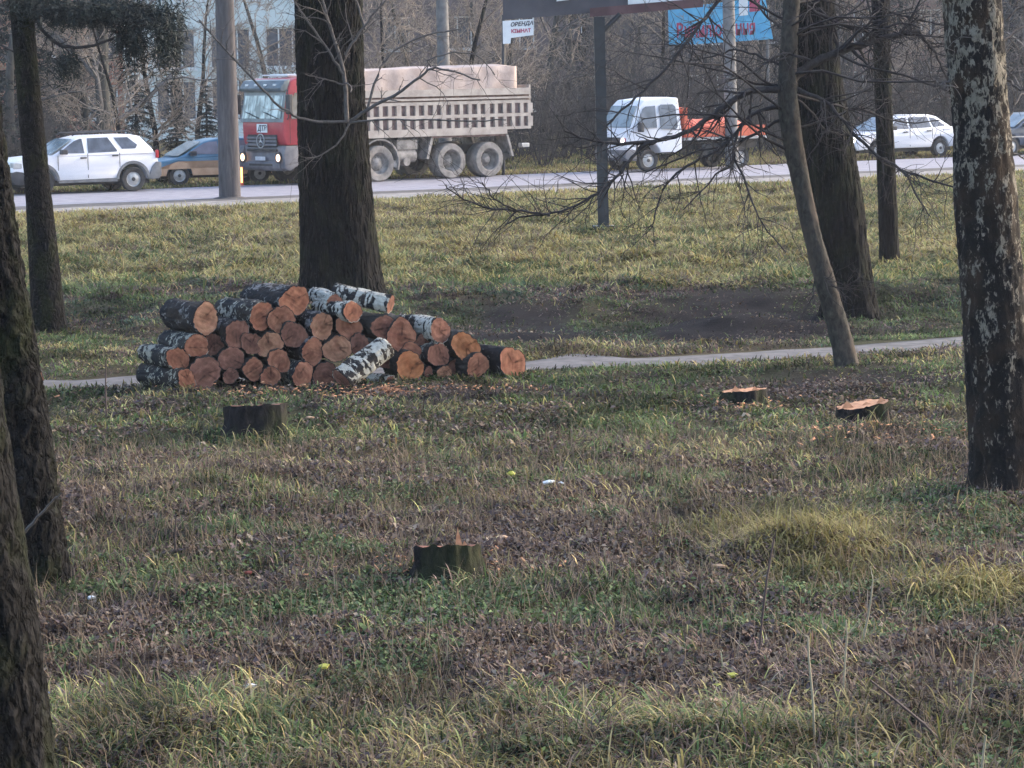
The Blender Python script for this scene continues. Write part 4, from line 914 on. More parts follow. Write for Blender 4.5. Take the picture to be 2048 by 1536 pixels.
for s in (1, -1): MB().tube([(.35,s*.66,1.60),(.25,s*.66,1.66),(-1.3,s*.66,1.69),(-1.45,s*.66,1.62)], .022, 8).build('roof_rail', M['black_plastic'], suv)
for s in (1, -1): mb = MB(); mb.box(-2.13,-2.05, s*.82-.05, s*.82+.05, .92,1.14,.015); mb.build('tail_lamp', M['red_lamp'], suv)
for s in (1, -1): mb = MB(); mb.box(1.86,2.14, s*.70-.17, s*.70+.13, .72,.90,.04); mb.build('headlight', M['steel'], suv)
mb = MB(); mb.box(2.12,2.17,-.5,.5,.68,.84,.02); mb.build('grille', M['black_plastic'], suv)
# --- blue parked car with tan lower half
body = [(-2.0,.36)]+arc(-1.2,.33,.38,178,2)+arc(1.25,.33,.38,178,2)+[(1.98,.30),(2.05,.45),(2.02,.62),(1.85,.72),(1.10,.84),(-1.95,.88),(-2.03,.7),(-2.05,.45)]
sp2 = dict(hw=.85, belt=.84, roof=1.36, tw=.66, hl=2.05, wr=.30, axles=(1.25,-1.2), body=body,
    cabin=[(1.35,.80),(1.05,.92),(.45,1.27),(.05,1.35),(-1.6,1.37),(-1.85,1.30),(-1.97,.90),(-1.97,.82)],
    windows=[[(.98,.92),(.90,.98),(.46,1.22),(.30,1.26),(.05,1.27),(.02,.90)], [(-.06,.90),(-.06,1.27),(-.85,1.29),(-.85,.90)], [(-.93,.92),(-.93,1.29),(-1.55,1.27),(-1.70,.94)]],
    ws=(1.26,.86,.52,1.27), rw=(-1.95,.95,-1.86,1.28), seams=[(.0,.4,.86),(-.89,.4,.86)], mirror=(.85,.93), wm=M['grey_mauve'])
loc, rz = place(330, 374, 1.7, .85, 22)
blue, yf2 = car('low blue car with tan lower doors, half behind the wooden pole', 'car', 'parked_car', loc, rz, M['blue_paint'], sp2)
mb = MB(); mb.prism([(-1.98,.30),(-1.55,.30)]+arc(-1.2,.33,.385,178,2)[1:-1]+[(-.8,.30),(.85,.30)]+arc(1.25,.33,.385,178,2)[1:-1]+[(1.66,.30),(1.95,.30),(1.96,.50),(-1.98,.54)], .850, .876); mb.build('door_panel', M['lower_tan'], blue, label='tan lower side')
for s in (1, -1): mb = MB(); mb.box(1.85,2.03, s*.62-.16, s*.62+.13, .52,.66,.03); mb.build('headlight', M['steel'], blue)
# --- white flatbed pickup with orange load
loc, rz = place(1298, 344, 1.80, .98, 28)
e = empty('flatbed_truck', loc, rz, 'white cab flatbed truck with its headlights on and an orange load behind the cab', 'truck', 'cars and trucks on the road'); pk = e
cabp = [(.75,.55)]+[(1.05,.55)]+arc(1.80,.45,.46,168,12)[::1]+[(2.40,.42),(2.52,.48),(2.55,.75),(2.52,1.12),(2.42,1.28),(2.04,2.04),(1.86,2.20),(1.0,2.28),(.62,2.25),(.58,1.2),(.58,.62)]
def tpk(x, y, z):
    k = 1.0 if z < 1.25 else 1-.17*(z-1.25); k *= 1-.12*max((x-1.9), 0)/.6
    return (x, y*k, z)
MB().prism(cabp, -.98, .98, .06, tpk, 3).build('cab', M['white_paint'], e, True)
ypk = lambda z: .98*(1.0 if z < 1.25 else 1-.17*(z-1.25))
for s in (1, -1):
    mb = MB(); panel(mb, [(2.20,1.36),(1.93,1.93),(1.82,2.0),(1.48,2.02),(1.48,1.34)], ypk, .006, side=s); mb.build('window', M['glass_dark'], e)
    mb = MB(); panel(mb, [(1.34,1.30),(1.34,2.0),(1.27,2.05),(.84,2.05),(.75,1.97),(.73,1.36),(.80,1.28)], ypk, .006, side=s); mb.build('window', M['glass_dark'], e)
mb = MB(); P = [(2.38,.84,1.36),(2.38,-.84,1.36),(2.06,-.76,2.0),(2.06,.76,2.0)]; a = [mb.bm.verts.new(Vector(p)+Vector((.03,0,.03))) for p in P]; b = [mb.bm.verts.new(Vector(p)-Vector((.01,0,.01))) for p in P]
mb.bm.faces.new(a); mb.bm.faces.new(b[::-1])
for i in range(4): mb.bm.faces.new((a[i], b[i], b[(i+1) % 4], a[(i+1) % 4]))
mb.build('windscreen', M['glass'], e)
for s in (1, -1):
    MB().box(2.40,2.55, s*.68-.15, s*.68+.15, .86,1.04,.03).build('headlight_housing', M['red_lamp'] if s > 0 else M['steel'], e)
    MB().lathe([(.001,.03),(.085,.02),(.085,-.02)], (2.56, s*.70, .95), (1,0,0), 16).build('headlight', M['lamp_white'], e)
mb = MB(); mb.box(2.47,2.56,-.48,.48,.84,1.06,.02); mb.build('grille', M['black_plastic'], e)
mb = MB(); mb.prism([(2.2,.34),(2.55,.34),(2.62,.42),(2.62,.66),(2.45,.70),(2.2,.66)], -.95, .95, .03); mb.build('front_bumper', M['bumper'], e, True)
MB().box(2.63,2.64,-.26,.26,.44,.55).build('number_plate', M['plate'], e)
MB().box(2.05,2.18,.95,1.16,1.22,1.52,.03).build('mirror', M['black_plastic'], e)
MB().box(.95,1.12,.975,1.005,1.12,1.16,.005).build('door_handle', M['black_plastic'], e)
MB().box(-2.55,.50,-.98,.98,.92,1.00,.01).build('flatbed', M['steel'], e)
mb = MB(); mb.box(-2.5,2.0,-.42,-.30,.62,.90); mb.box(-2.5,2.0,.30,.42,.62,.90); mb.box(-1.4,-.2,.45,.85,.45,.85,.03); mb.build('chassis', M['under'], e)
mb = MB(); mb.box(.38,.50,-.98,.98,1.01,1.95,.02); mb.build('headboard', M['orange_paint'], e)
MB().box(-2.5,.34,.93,.97,1.02,1.34,.01).build('side_board', M['orange_paint'], e); MB().box(-2.5,.34,-.97,-.93,1.02,1.34,.01).build('side_board', M['orange_paint'], e)
def lumpy(name, x0, x1, y0, y1, z0, z1, m, parent, seed=1, nx=26, ny=14):
    xs = np.linspace(x0, x1, nx); ys = np.linspace(y0, y1, ny); X, Y = np.meshgrid(xs, ys)
    ex = np.minimum((X-x0)/(x1-x0), (x1-X)/(x1-x0))*6; ey = np.minimum((Y-y0)/(y1-y0), (y1-Y)/(y1-y0))*4
    hgt = (1-np.exp(-ex*1.6))*(1-np.exp(-ey*1.6)); Z = z0+(z1-z0)*hgt*(.75+.5*fbm(X*2, Y*2, s=seed))
    V = np.stack([X.ravel(), Y.ravel(), Z.ravel()], -1); i = (np.arange(ny-1)[:, None]*nx+np.arange(nx-1)[None]).ravel()
    return mesh_np(name, V, [np.stack([i, i+1, i+nx+1, i+nx], -1)], m, parent, smooth=True)
lumpy('covered_load', -2.4, .30, -.90, .90, 1.01, 1.62, M['orange_paint'], e, 4)
for s in (1, -1):
    wheel(e, 1.80, s*.86, .34, .21, M['rubber'], M['steel'], s); wheel(e, -1.55, s*.80, .34, .34, M['rubber'], M['steel'], s)
# --- white sedan right
body = [(-2.15,.36)]+arc(-1.35,.33,.38,178,2)+arc(1.3,.33,.38,178,2)+[(2.12,.30),(2.2,.45),(2.17,.68),(2.0,.80),(1.05,.94),(-1.2,.98),(-2.1,1.02),(-2.18,.8),(-2.2,.5)]
sp3 = dict(hw=.86, belt=.94, roof=1.45, tw=.64, hl=2.2, wr=.31, axles=(1.3,-1.35), body=body,
    cabin=[(1.2,.90),(.95,1.0),(.35,1.36),(.0,1.44),(-1.0,1.45),(-1.3,1.38),(-1.85,1.02),(-1.85,.92)],
    windows=[[(.85,1.0),(.36,1.32),(.2,1.36),(.02,1.37),(.0,.99)], [(-.08,1.0),(-.08,1.37),(-.90,1.37),(-1.0,1.02)], [(-1.08,1.02),(-.98,1.35),(-1.2,1.32),(-1.6,1.06)]],
    ws=(1.12,.96,.4,1.37), rw=(-1.80,1.06,-1.32,1.37), seams=[(-.04,.4,1.0),(-1.0,.6,1.0)], handles=[(.15,.88),(-.85,.9)], mirror=(.75,1.02))
loc, rz = place(1722, 321, 2.05, .86, 31)
c3, _ = car('white saloon car behind the thin straight trunk, front lamp lit', 'car', 'saloon_car', loc, rz, M['white_paint'], sp3)
for s in (1, -1):
    MB().lathe([(.001,.03),(.09,.02),(.09,-.05)], (2.17, s*.64, .66), (1,0,0), 16).build('headlight', M['lamp_white'], c3)
mb = MB(); mb.box(2.14,2.23,-.7,.7,.30,.46,.02); mb.build('lower_grille', M['black_plastic'], c3)
sp4 = dict(sp3); sp4['rim'] = M['steel']; sp4['wm'] = M['glass']
loc, rz = place(1990, 314, 2.05, .86, 31)
c4, _ = car('dark blue saloon car half hidden behind the old birch at the right edge', 'car', 'saloon_car', loc, rz, M['dark_blue_paint'], sp4)
for s in (1, -1): MB().box(2.08,2.2, s*.64-.14, s*.64+.14, .60,.74,.02).build('headlight', M['steel'], c4)
mb = MB(); mb.box(-1.9,1.95,.855,.872,.62,.66); mb.build('chrome_strip', M['steel'], c4)

# --- red cab tipper truck; local x: 0 = front face, negative to the rear; near side +y
TH0 = 37
loc, rz = place(762, 364.5, -3.30, 1.22, TH0)
tk = empty('tipper_truck', loc, rz, 'dusty four-axle tipper truck with red cab and ribbed beige body behind the thick trunk', 'truck', 'cars and trucks on the road')
def tc(x, y, z):
    k = 1-.04*max(z-1.6, 0)/1.5; k *= 1-.10*max(x+.28, 0)/.28
    return (x, y*k, z)
MB().prism([(-2.05,1.15),(-.10,1.15),(-.02,1.35),(0,1.75),(-.03,1.90),(-.14,2.66),(-.26,2.98),(-.50,3.08),(-1.9,3.10),(-2.05,3.0)], -1.2, 1.2, .06, tc, 3).build('cab', M['red_paint'], tk, True)
ycab = lambda z: 1.2*(1-.04*max(z-1.6, 0)/1.5)
mb = MB(); P = [(-.010,1.06,1.88),(-.010,-1.06,1.88),(-.135,-1.04,2.62),(-.135,1.04,2.62)]
def plate3(mb, P, t):
    a = [mb.bm.verts.new(Vector(p)+t) for p in P]; b = [mb.bm.verts.new(Vector(p)-t*.4) for p in P]; mb.bm.faces.new(a); mb.bm.faces.new(b[::-1]); n = len(P)
    for i in range(n): mb.bm.faces.new((a[i], b[i], b[(i+1) % n], a[(i+1) % n]))
plate3(mb, [(.0,1.13,1.82),(.0,-1.13,1.82),(-.15,-1.10,2.72),(-.15,1.10,2.72)], Vector((.02,0,.004))); mb.build('windscreen_surround', M['grey_visor'], tk)
mb = MB(); plate3(mb, [(-.008,1.03,1.92),(-.008,-1.03,1.92),(-.125,-1.02,2.58),(-.125,1.02,2.58)], Vector((.030,0,.006))); mb.build('windscreen', M['glass_sky'], tk)
mb = MB()
for (a_, b_) in (((.055,.9,1.93),(.035,.1,2.12)), ((.055,-.1,1.93),(.035,-.85,2.12))): mb.tube([a_, b_], .012, 5)
mb.build('wiper', M['black_plastic'], tk)
mb = MB(); mb.prism([(-.16,2.70),(.02,2.72),(.06,2.80),(-.10,3.02),(-.30,3.05)], -1.12, 1.12, .03); mb.build('sun_visor', M['grey_visor'], tk, True)
for y in (-.75,-.25,.25,.75): MB().box(-.02,.05,y-.05,y+.05,2.86,2.92,.01).build('marker_lamp', M['sign_white'], tk)
mb = MB(); mb.box(-1.2,-.6,-.5,.5,3.12,3.20,.03); mb.box(-.75,-.68,-1.0,1.0,3.15,3.19); mb.build('roof_hatch', M['sign_white'], tk)
for s in (1, -1):
    mb = MB(); panel(mb, [(-.24,1.92),(-.33,2.55),(-.40,2.66),(-1.25,2.66),(-1.25,2.0),(-.70,1.90)], ycab, .006, side=s); mb.build('window', M['glass_dark'], tk)
    mb = MB(); mb.box(-1.31,-1.30, s*1.2-.004, s*1.2+.004, 1.2,2.75); mb.box(-.20,-.19, s*1.19-.004, s*1.19+.004, 1.2,1.9); mb.build('door_seam', M['under'], tk)
    MB().box(-1.2,-1.02, s*1.2-.02, s*1.2+.03, 1.72,1.77,.01).build('door_handle', M['black_plastic'], tk)
    mb = MB(); mb.tube([(-.12,s*1.18,2.75),(-.02,s*1.38,2.75),(-.02,s*1.38,1.95),(-.10,s*1.2,1.9)], .018, 6); mb.box(-.12,.02, s*1.40-.10, s*1.40+.10, 2.05,2.62,.03); mb.build('mirror', M['black_plastic'], tk)
    mb = MB(); mb.prism([(-.55,1.14),(-.55,.62),(-.10,.42),(.03,.50),(.06,.9),(.0,1.14)], s*1.0, s*1.24, .03); mb.build('bumper_corner', M['bumper'], tk, True)
    mb = MB(); mb.box(-1.0,-.55, s*1.0-.02, s*1.22, .45,.52); mb.box(-1.0,-.55, s*1.0-.02, s*1.22, .75,.82); mb.box(-1.0,-.60, s*1.15, s*1.2, .40,1.14); mb.build('step', M['dusty_steel'], tk)
    MB().lathe([(.17,.0),(.16,.05),(.12,.05),(.001,.02)], (.05, s*.96, .80), (1,0,0), 24).build('headlight_bezel', M['black_plastic'], tk)
    MB().lathe([(.135,.0),(.12,.04),(.001,.06)], (.055, s*.96, .80), (1,0,0), 20).build('headlight', M['lamp_on'], tk)
mb = MB(); mb.prism([(-.4,.42),(.0,.42),(.07,.50),(.08,.66),(-.02,.70),(-.02,1.14),(-.4,1.14)], -.99, .99, .02); mb.build('bumper', M['bumper'], tk, True)
mb = MB(); mb.box(.0,.085,-.62,.62,.56,.62); mb.box(-.01,.05,-.78,.78,.98,1.05); mb.build('air_intake', M['under'], tk)
MB().box(.085,.095,-.26,.26,.72,.83).build('number_plate', M['plate'], tk)
mb = MB(); mb.box(-.02,.02,-.78,.78,1.10,1.46,.02); mb.build('grille', M['under'], tk)
mb = MB()
for z in (1.14,1.24,1.34): mb.box(.018,.045,-.80,.80,z,z+.062,.012)
mb.build('grille_bar', M['bumper'], tk)
mb = MB(); mb.lathe([(.185,-.012),(.212,-.012),(.212,.012),(.185,.012),(.185,-.012)], (.065,0,1.28), (1,0,0), 28)
for a in (90, 210, 330):
    d = Vector((0, math.cos(R(a)), math.sin(R(a)))); n_ = Vector((0, -d.z, d.y)); c = Vector((.065,0,1.28))
    v = [mb.bm.verts.new(p) for p in (c-n_*.03, c+d*.19, c+n_*.03, c+Vector((.015,0,0)))]; mb.bm.faces.new((v[0],v[1],v[3])); mb.bm.faces.new((v[1],v[2],v[3]))
mb.build('emblem', M['steel'], tk)
MB().box(.012,.022,-.26,.30,1.52,1.77).build('name_plate', M['sign_white'], tk)
text('ДТВ', .22, M['text_dark'], tk, (.026,.02,1.64), (R(90), 0, R(90)), .003, .3, .006)
mb = MB(); mb.box(-8.4,-.4,-.50,-.36,.70,.98); mb.box(-8.4,-.4,.36,.50,.70,.98); mb.box(-8.2,-7.9,-1.1,1.1,.55,.70); mb.build('chassis', M['under'], tk)
AX = (-1.50, -3.30, -5.90, -7.32)
for i, x in enumerate(AX):
    for s in (1, -1):
        if i < 2: wheel(tk, x, s*1.02, .53, .32, M['rubber_dust'] if i or s > 0 else M['rubber'], M['dusty_steel'], s, truck=True)
        else: wheel(tk, x, s*.92, .53, .56, M['rubber_dust'], M['dusty_steel'], s, truck=True)
for s in (1, -1):
    for x in AX[:2]:
        mb = MB(); p = arc(x,.56,.70,200,-8,15)+arc(x,.56,.655,-8,200,15); mb.prism(p, s*.80, s*1.22); mb.build('mudguard', M['dusty_steel'], tk)
    mb = MB(); p = [(-4.98,.62),(-5.06,.60),(-5.24,1.22),(-5.16,1.26)]; mb.prism(p, s*.62, s*1.2); mb.build('mudguard', M['dusty_steel'], tk); mb = MB(); p = [(-7.96,1.26),(-8.04,1.24),(-8.24,.60),(-8.16,.60)]; mb.prism(p, s*.62, s*1.2); mb.build('mudguard', M['dusty_steel'], tk)
mb = MB(); mb.cyl((-4.30,.95,.72),(1,0,0),.19,.75,20); mb.cyl((-4.30,.72,1.05),(1,0,0),.15,.7,16); mb.box(-4.75,-4.0,.55,1.08,.90,1.2,.04)
mb.cyl((-4.3,1.0,.55),(0,1,0),.12,.3,16); mb.cyl((-3.9,1.0,.5),(0,1,0),.11,.3,16); mb.build('fuel_tank', M['dusty_steel'], tk, True)
mb = MB(); mb.box(-4.5,-3.75,-1.08,-.55,.55,1.2,.05); mb.build('tool_box', M['dusty_steel'], tk, True)
# body
bx0, bx1 = -2.35, -8.85
prof = [(bx1,1.32),(bx1,1.45),(bx1+.9,1.40),(bx1+.9,1.28)]
mb = MB(); mb.prism([(bx0,1.30),(-5.15,1.30),(-5.23,1.22),(bx1+.92,1.22),(bx1+.9,1.40),(bx1,1.42),(bx1,2.62),(bx0,2.62)], -1.18, 1.18, .0); mb.build('tipper_body', M['tipper_in'], tk)
mb = MB()
for s in (1, -1):
    def B(x0, x1, z0, z1, o=.085): mb.box(min(x0,x1), max(x0,x1), min(s*1.181, s*(1.18+o)), max(s*1.181, s*(1.18+o)), z0, z1)
    B(bx0,bx1,2.46,2.66,.10); B(bx0,bx1,2.34,2.40,.12); B(bx0,bx1,2.20,2.30,.086); B(bx0,bx1,1.80,1.90,.086); B(bx0,bx1+.9,1.28,1.50,.086); B(bx1+.9,bx1,1.42,1.50,.086)
    nr = 20
    for q in range(nr+1):
        x = bx0+(bx1-bx0)*q/nr; wd = .062 if q % 5 else .085
        B(x-wd if q else x-.08, x+wd if q < nr else x+.10, 1.501, 1.799, .084); B(x-wd if q else x-.08, x+wd if q < nr else x+.10, 1.901, 2.199, .084)
mb.box(bx1-.06,bx1,-1.2,1.2,1.42,2.75); mb.box(bx0,bx0+.08,-1.2,1.2,1.25,2.95,.02); mb.build('side_ribs', M['tipper'], tk)
# tarpaulin over the load
n1_, n2_ = 46, 22; xs = np.linspace(bx0, bx1+.45, n1_); tt = np.linspace(-1, 1, n2_); Xg, Tg = np.meshgrid(xs, tt)
yy = np.sign(Tg)*np.minimum(np.abs(Tg)*1.6, 1)*1.19; zt = 2.64+.60*np.clip((1-np.abs(Tg))/.28, 0, 1)+.10*(1-np.abs(Tg))
zt = zt+(.03*(fbm(Xg*1.3, Tg*2, s=4)-.5)*2+.08*(bx0-Xg)/6.0-.03)*np.clip((1-np.abs(Tg))/.25, 0, 1); yy = yy*(1+.012*np.sin(Xg*9))
V = np.stack([Xg.ravel(), yy.ravel(), zt.ravel()], -1); i = (np.arange(n2_-1)[:, None]*n1_+np.arange(n1_-1)[None]).ravel()
mesh_np('tarpaulin', V, [np.stack([i, i+1, i+n1_+1, i+n1_], -1), np.array([[k*n1_ for k in range(n2_)]]), np.array([[k*n1_+n1_-1 for k in range(n2_)][::-1]])], M['tarp'], tk, smooth=True)
mb = MB(); mb.box(bx1-.05,bx1+.25,.95,1.12,.85,.98,.02); mb.box(bx1-.05,bx1+.25,-1.12,-.95,.85,.98,.02); mb.build('rear_lamp', M['steel'], tk)
# orange delineator post beside the pole
pm_ = g(484, 372); dl = empty('marker_post', pm_, 0, 'short glowing orange marker post beside the wooden pole', 'marker post')
MB().box(-.05,.05,-.03,.03,0,.56,.01).build('post', M['orange_paint'], dl); MB().box(-.025,.025,-.036,-.031,.10,.54).build('reflector', M['glow_orange'], dl)  # reflector given emission for the light it returns; no lamp inside

# ------------------------------------------------------------------ buildings far behind
def building(label, px0, px1, Y, h, wallm, winm=True, w0=1.6, hgt=1.8, gap=2.9, deep=9, floors=((1.0,2.9),(4.4,2.9),(7.8,2.9)), tri=True, turn=0):
    A, B = flat(px0, 300), flat(px1, 300); x0 = (px0-1024)/FPX*Y; x1 = (px1-1024)/FPX*Y; L = x1-x0
    e = empty('building', (x0, Y, 0), R(turn), label, 'building')
    # wall with real openings: piers and spandrels
    nwin = max(1, int((L-.8)/gap)); pad = (L-nwin*gap)/2; mb = MB(); z = -.2
    rows = [f[0] for f in floors]
    mb.box(0, L, 0, .35, -.2, rows[0]); 
    for i, zr in enumerate(rows):
        zt = zr+hgt; nx = rows[i+1] if i+1 < len(rows) else h
        mb.box(0, L, 0, .35, zt+.001, nx-.001)
        xc = 0
        for k in range(nwin):
            wx = pad+gap*k+(gap-w0)/2; mb.box(xc, wx, 0, .35, zr+.001, zt-.001); xc = wx+w0
        mb.box(xc, L, 0, .35, zr+.001, zt-.001)
    mb.box(0, .3, .351, deep, -.2, h); mb.box(L-.3, L, .351, deep, -.2, h); mb.box(.301, L-.301, deep-.3, deep, -.2, h)
    mb.build('wall', wallm, e)
    for i, zr in enumerate(rows):
        for k in range(nwin):
            wx = pad+gap*k+(gap-w0)/2; mb = MB()
            mb.box(wx+.002, wx+w0-.002, .10, .17, zr, zr+.09); mb.box(wx+.002, wx+w0-.002, .10, .17, zr+hgt-.09, zr+hgt-.002); mb.box(wx+.002, wx+.09, .10, .17, zr+.091, zr+hgt-.091); mb.box(wx+w0-.09, wx+w0-.002, .10, .17, zr+.091, zr+hgt-.091)
            for q in ((1/3, 2/3) if tri else (.5,)): mb.box(wx+w0*q-.035, wx+w0*q+.035, .10, .17, zr+.091, zr+hgt-.091)
            f = mb.build('window', M['frame_white'], e); mb = MB(); mb.box(wx+.05, wx+w0-.05, .18, .20, zr+.05, zr+hgt-.05); mb.build('pane', M['glass_dark'], f)
            MB().box(wx-.08, wx+w0+.08, -.08, -.002, zr-.09, zr-.01).build('sill', M['frame_white'], f)
    MB().box(-.3, L+.3, -.3, deep+.3, h+.002, h+.25).build('roof', M['roof'], e); return e
building('orange brick building far behind the trees at the top left', -700, 300, 160, 13.5, M['brick'], gap=3.2)
building('pale blue-grey building with white three-part windows, seen left of the thick trunk', 262, 690, 150, 13, M['facade_pale'], gap=2.75, w0=2.05, hgt=2.0, floors=((1.0,0),(3.55,0),(7.2,0),(10.2,0)))
building('brown building behind the pale pole and the tipper truck', 690, 1290, 165, 13, M['facade_brown'], gap=3.4, tri=False)
building('low dark building behind the thicket and the blue banner', 1270, 1700, 155, 13, M['facade_dark'], gap=3.6, tri=False)
building('pinkish rendered building at the top right behind the big dark trunk', 1640, 2080, 170, 14, M['facade_pink'], gap=3.3)
building('dark grey building behind the old birch, farthest right', 2060, 3000, 160, 13, M['facade_dark'], gap=3.4, tri=False)

# ------------------------------------------------------------------ background trees, conifers, shrubs
def bare_proto(seed, h, r, mt, mc, spread=.9, kids=(5, 8), n_l=12, lo=.15, name='bare_tree'):
    rng = np.random.default_rng(seed); e = empty(name, (0, 0, 0)); out = []; p = np.array([0, 0, -.15]); pts = [p]; d = np.array([0, 0, 1.]); k = 9
    for i in range(k): d = d+rng.normal(0, .06, 3); d[2] = 1; p = p+d/np.linalg.norm(d)*h*.8/k; pts.append(p)
    pts = np.array(pts); rad = np.linspace(r, r*.3, k+1); V, F = sweep([(pts, rad)], 10); mesh_np('trunk', V, [F], mt, e, smooth=True)
    for q in range(n_l):
        f = rng.uniform(lo, 1)*k; i = min(int(f), k-1); b = pts[i]+(pts[i+1]-pts[i])*(f-i); a = rng.uniform(0, 6.28)
        grow(rng, b, np.array([math.cos(a)*spread, math.sin(a)*spread, .55]), h*.36*rng.uniform(.6, 1.1), max(rad[i]*.45, .02), 3, out, kids=kids, wob=.3, up=.05, minr=.010, ratio=.58)
    V, F = sweep(out, 3); mesh_np('crown', V, [F], mc, e); return e
protos = [bare_proto(101, 10, .20, M['bark_grey'], M['far_twig'], kids=(5, 7)), bare_proto(102, 9, .15, M['bark_grey'], M['far_twig_b'], kids=(5, 7)), bare_proto(103, 11, .26, M['bark_grey'], M['far_twig'], kids=(4, 6), n_l=14), bare_proto(104, 8, .12, M['bark_dark'], M['far_twig_b'], kids=(4, 6), n_l=14, lo=.1)]
def conifer_proto(seed, h, wd, name='spruce'):
    rng = np.random.default_rng(seed); e = empty(name, (0, 0, 0)); V, F = sweep([(np.array([[0,0,-.1],[0,0,h*.5],[0,0,h]]), np.array([.16,.1,.02]))], 8); mesh_np('trunk', V, [F], M['bark_dark'], e, smooth=True)
    Vn, Fn = [], []; z = .5; out = []
    while z < h*.97:
        L = wd*(1-z/h)**.8+.15
        for q in range(7):
            a = rng.uniform(0, 6.28); d = np.array([math.cos(a), math.sin(a), 0]); l_ = L*rng.uniform(.7, 1.1); out.append((np.array([[0,0,z], d*l_*.5+[0,0,z-.02*l_], d*l_+[0,0,z-.25*l_]]), np.array([.025,.015,.006])))
            for k in range(int(26*l_)+6):
                f = rng.uniform(.12, 1); b = d*l_*f+np.array([0, 0, z-.25*l_*f*f]); s = rng.normal(0, 1, 3)*np.array([1,1,.5]); s[2] -= .7; s /= np.linalg.norm(s); ln = rng.uniform(.12, .32)
                sd_ = np.cross(s, rng.normal(0, 1, 3)); sd_ /= np.linalg.norm(sd_)+1e-9; kk = len(Vn); Vn += [b-sd_*.02, b+sd_*.02, b+s*ln*.6+sd_*.028, b+s*ln, b+s*ln*.6-sd_*.028]; Fn.append((kk, kk+1, kk+2, kk+3, kk+4))
        z += rng.uniform(.22, .36)
    V, F = sweep(out, 3); mesh_np('branches', V, [F], M['bark_dark'], e); mesh_np('foliage', np.array(Vn), [np.array(Fn)], M['needles'], e); return e
cprotos = [conifer_proto(201, 9.5, 2.2), conifer_proto(202, 7.0, 1.7)]
def shrub_proto(seed, h):
    rng = np.random.default_rng(seed); e = empty('bare_shrub', (0, 0, 0)); st, out = [], []
    for q in range(10):
        a = rng.uniform(0, 6.28); b = np.array([math.cos(a)*.3*rng.random(), math.sin(a)*.3*rng.random(), -.05]); grow(rng, b, np.array([math.cos(a)*.45, math.sin(a)*.45, 1.]), h*.75*rng.uniform(.7, 1.1), .03, 0, st, minr=.012, wob=.12); P = st[-1][0]
        for k in range(9):
            j = rng.integers(0, len(P)); s = rng.normal(0, .7, 3); s[2] = abs(s[2])+.4; grow(rng, P[j], s, h*.30*rng.uniform(.6, 1.2), .012, 2, out, kids=(3, 6), minr=.006, wob=.3)
    V, F = sweep(st, 5); mesh_np('stems', V, [F], M['thicket'], e); V, F = sweep(out, 3); mesh_np('twigs', V, [F], M['thicket'], e); return e
sprotos = [shrub_proto(301, 3.2), shrub_proto(302, 2.6), shrub_proto(303, 4.0)]
def yroad(px):   # distance of the far road edge at this picture column
    A, d, nn = RN; B = A+nn*(ROADW+.6); k = (px-1024)/FPX; t = (k*B.y-B.x)/(d.x-k*d.y); return (B+d*t).y
used = {}
def put(protoL, i, px, off, label, group, cat, s=1.0, rz=None):
    pr = protoL[i]; first = pr.name not in used
    o = pr if first else copy_tree(pr); used[pr.name] = 1
    off *= 2.0; Y = yroad(min(px, 2600))+off; x = (px-1024)/FPX*Y; o.location = (x, Y, float(H(x, Y))); o.rotation_euler = (0, 0, random.uniform(0, 6.28) if rz is None else rz); o.scale = (s, s, s)
    tag(o, label, cat, group)
BT = [(3,255,4,.8,'pale twiggy low tree over the roof rails of the white off-road car'),(3,705,7,.95,'pale twiggy tree right beside the thick trunk, over the tipper body front'),(1,1005,8,.9,'pale twiggy tree under the notice board'),(2,215,6,1.1,'thick grey trunk rising behind the roof of the white off-road car'),(1,182,9,1,'leaning bare tree just left of the thick grey trunk over the white car'),(0,20,8,1,'bare tree at the far left edge behind the bonnet of the white car'),(1,110,13,1,'bare tree behind the slim grey-green trunk'),
      (3,325,9,1,'spindly bare tree above the blue car'),(3,405,14,1,'bare tree just left of the wooden utility pole'),(1,560,16,1,'bare tree showing above the red cab'),(0,665,14,1,'bare tree hidden mostly by the thick dark trunk'),
      (3,770,10,1,'pale twiggy tree over the front of the beige tipper body'),(1,850,12,1,'pale twiggy tree left of the concrete pole behind the tipper'),(3,935,6,1.1,'tan fan-shaped bare tree right of the concrete pole behind the tipper'),(1,985,14,1.1,'brown bare tree left of the white notice board'),
      (0,1090,11,1,'bare tree beneath the dark billboard, right of the notice board'),(2,1160,15,1,'bare tree between the tipper and the billboard post'),(1,1265,12,1,'bare tree behind the windscreen of the white flatbed truck'),(3,1345,9,1,'light-barked bare tree below the left end of the blue banner'),
      (0,1420,12,1,'bare tree behind the orange load, left of the pale pole'),(1,1520,11,1,'bare tree behind the orange load, right of the pale pole'),(2,1630,9,1,'dark bare tree framed between leaning tree and big trunk'),(0,1715,12,1,'bare tree above the lit lamp of the white saloon'),
      (3,1790,8,1,'bare tree above the roof of the white saloon'),(1,1860,12,1,'bare tree just left of the old birch'),(0,1990,12,1,'bare tree masked by the old birch'),(2,2075,9,1,'bare tree at the far right edge above the dark blue car'),(1,-80,10,1,'bare tree beyond the left edge of the frame'),(0,2200,12,1,'bare tree beyond the right edge of the frame')]
for (i, px, off, s, lb) in BT: put(protos, i, px, off, lb, 'bare trees beyond the road', 'tree', s)
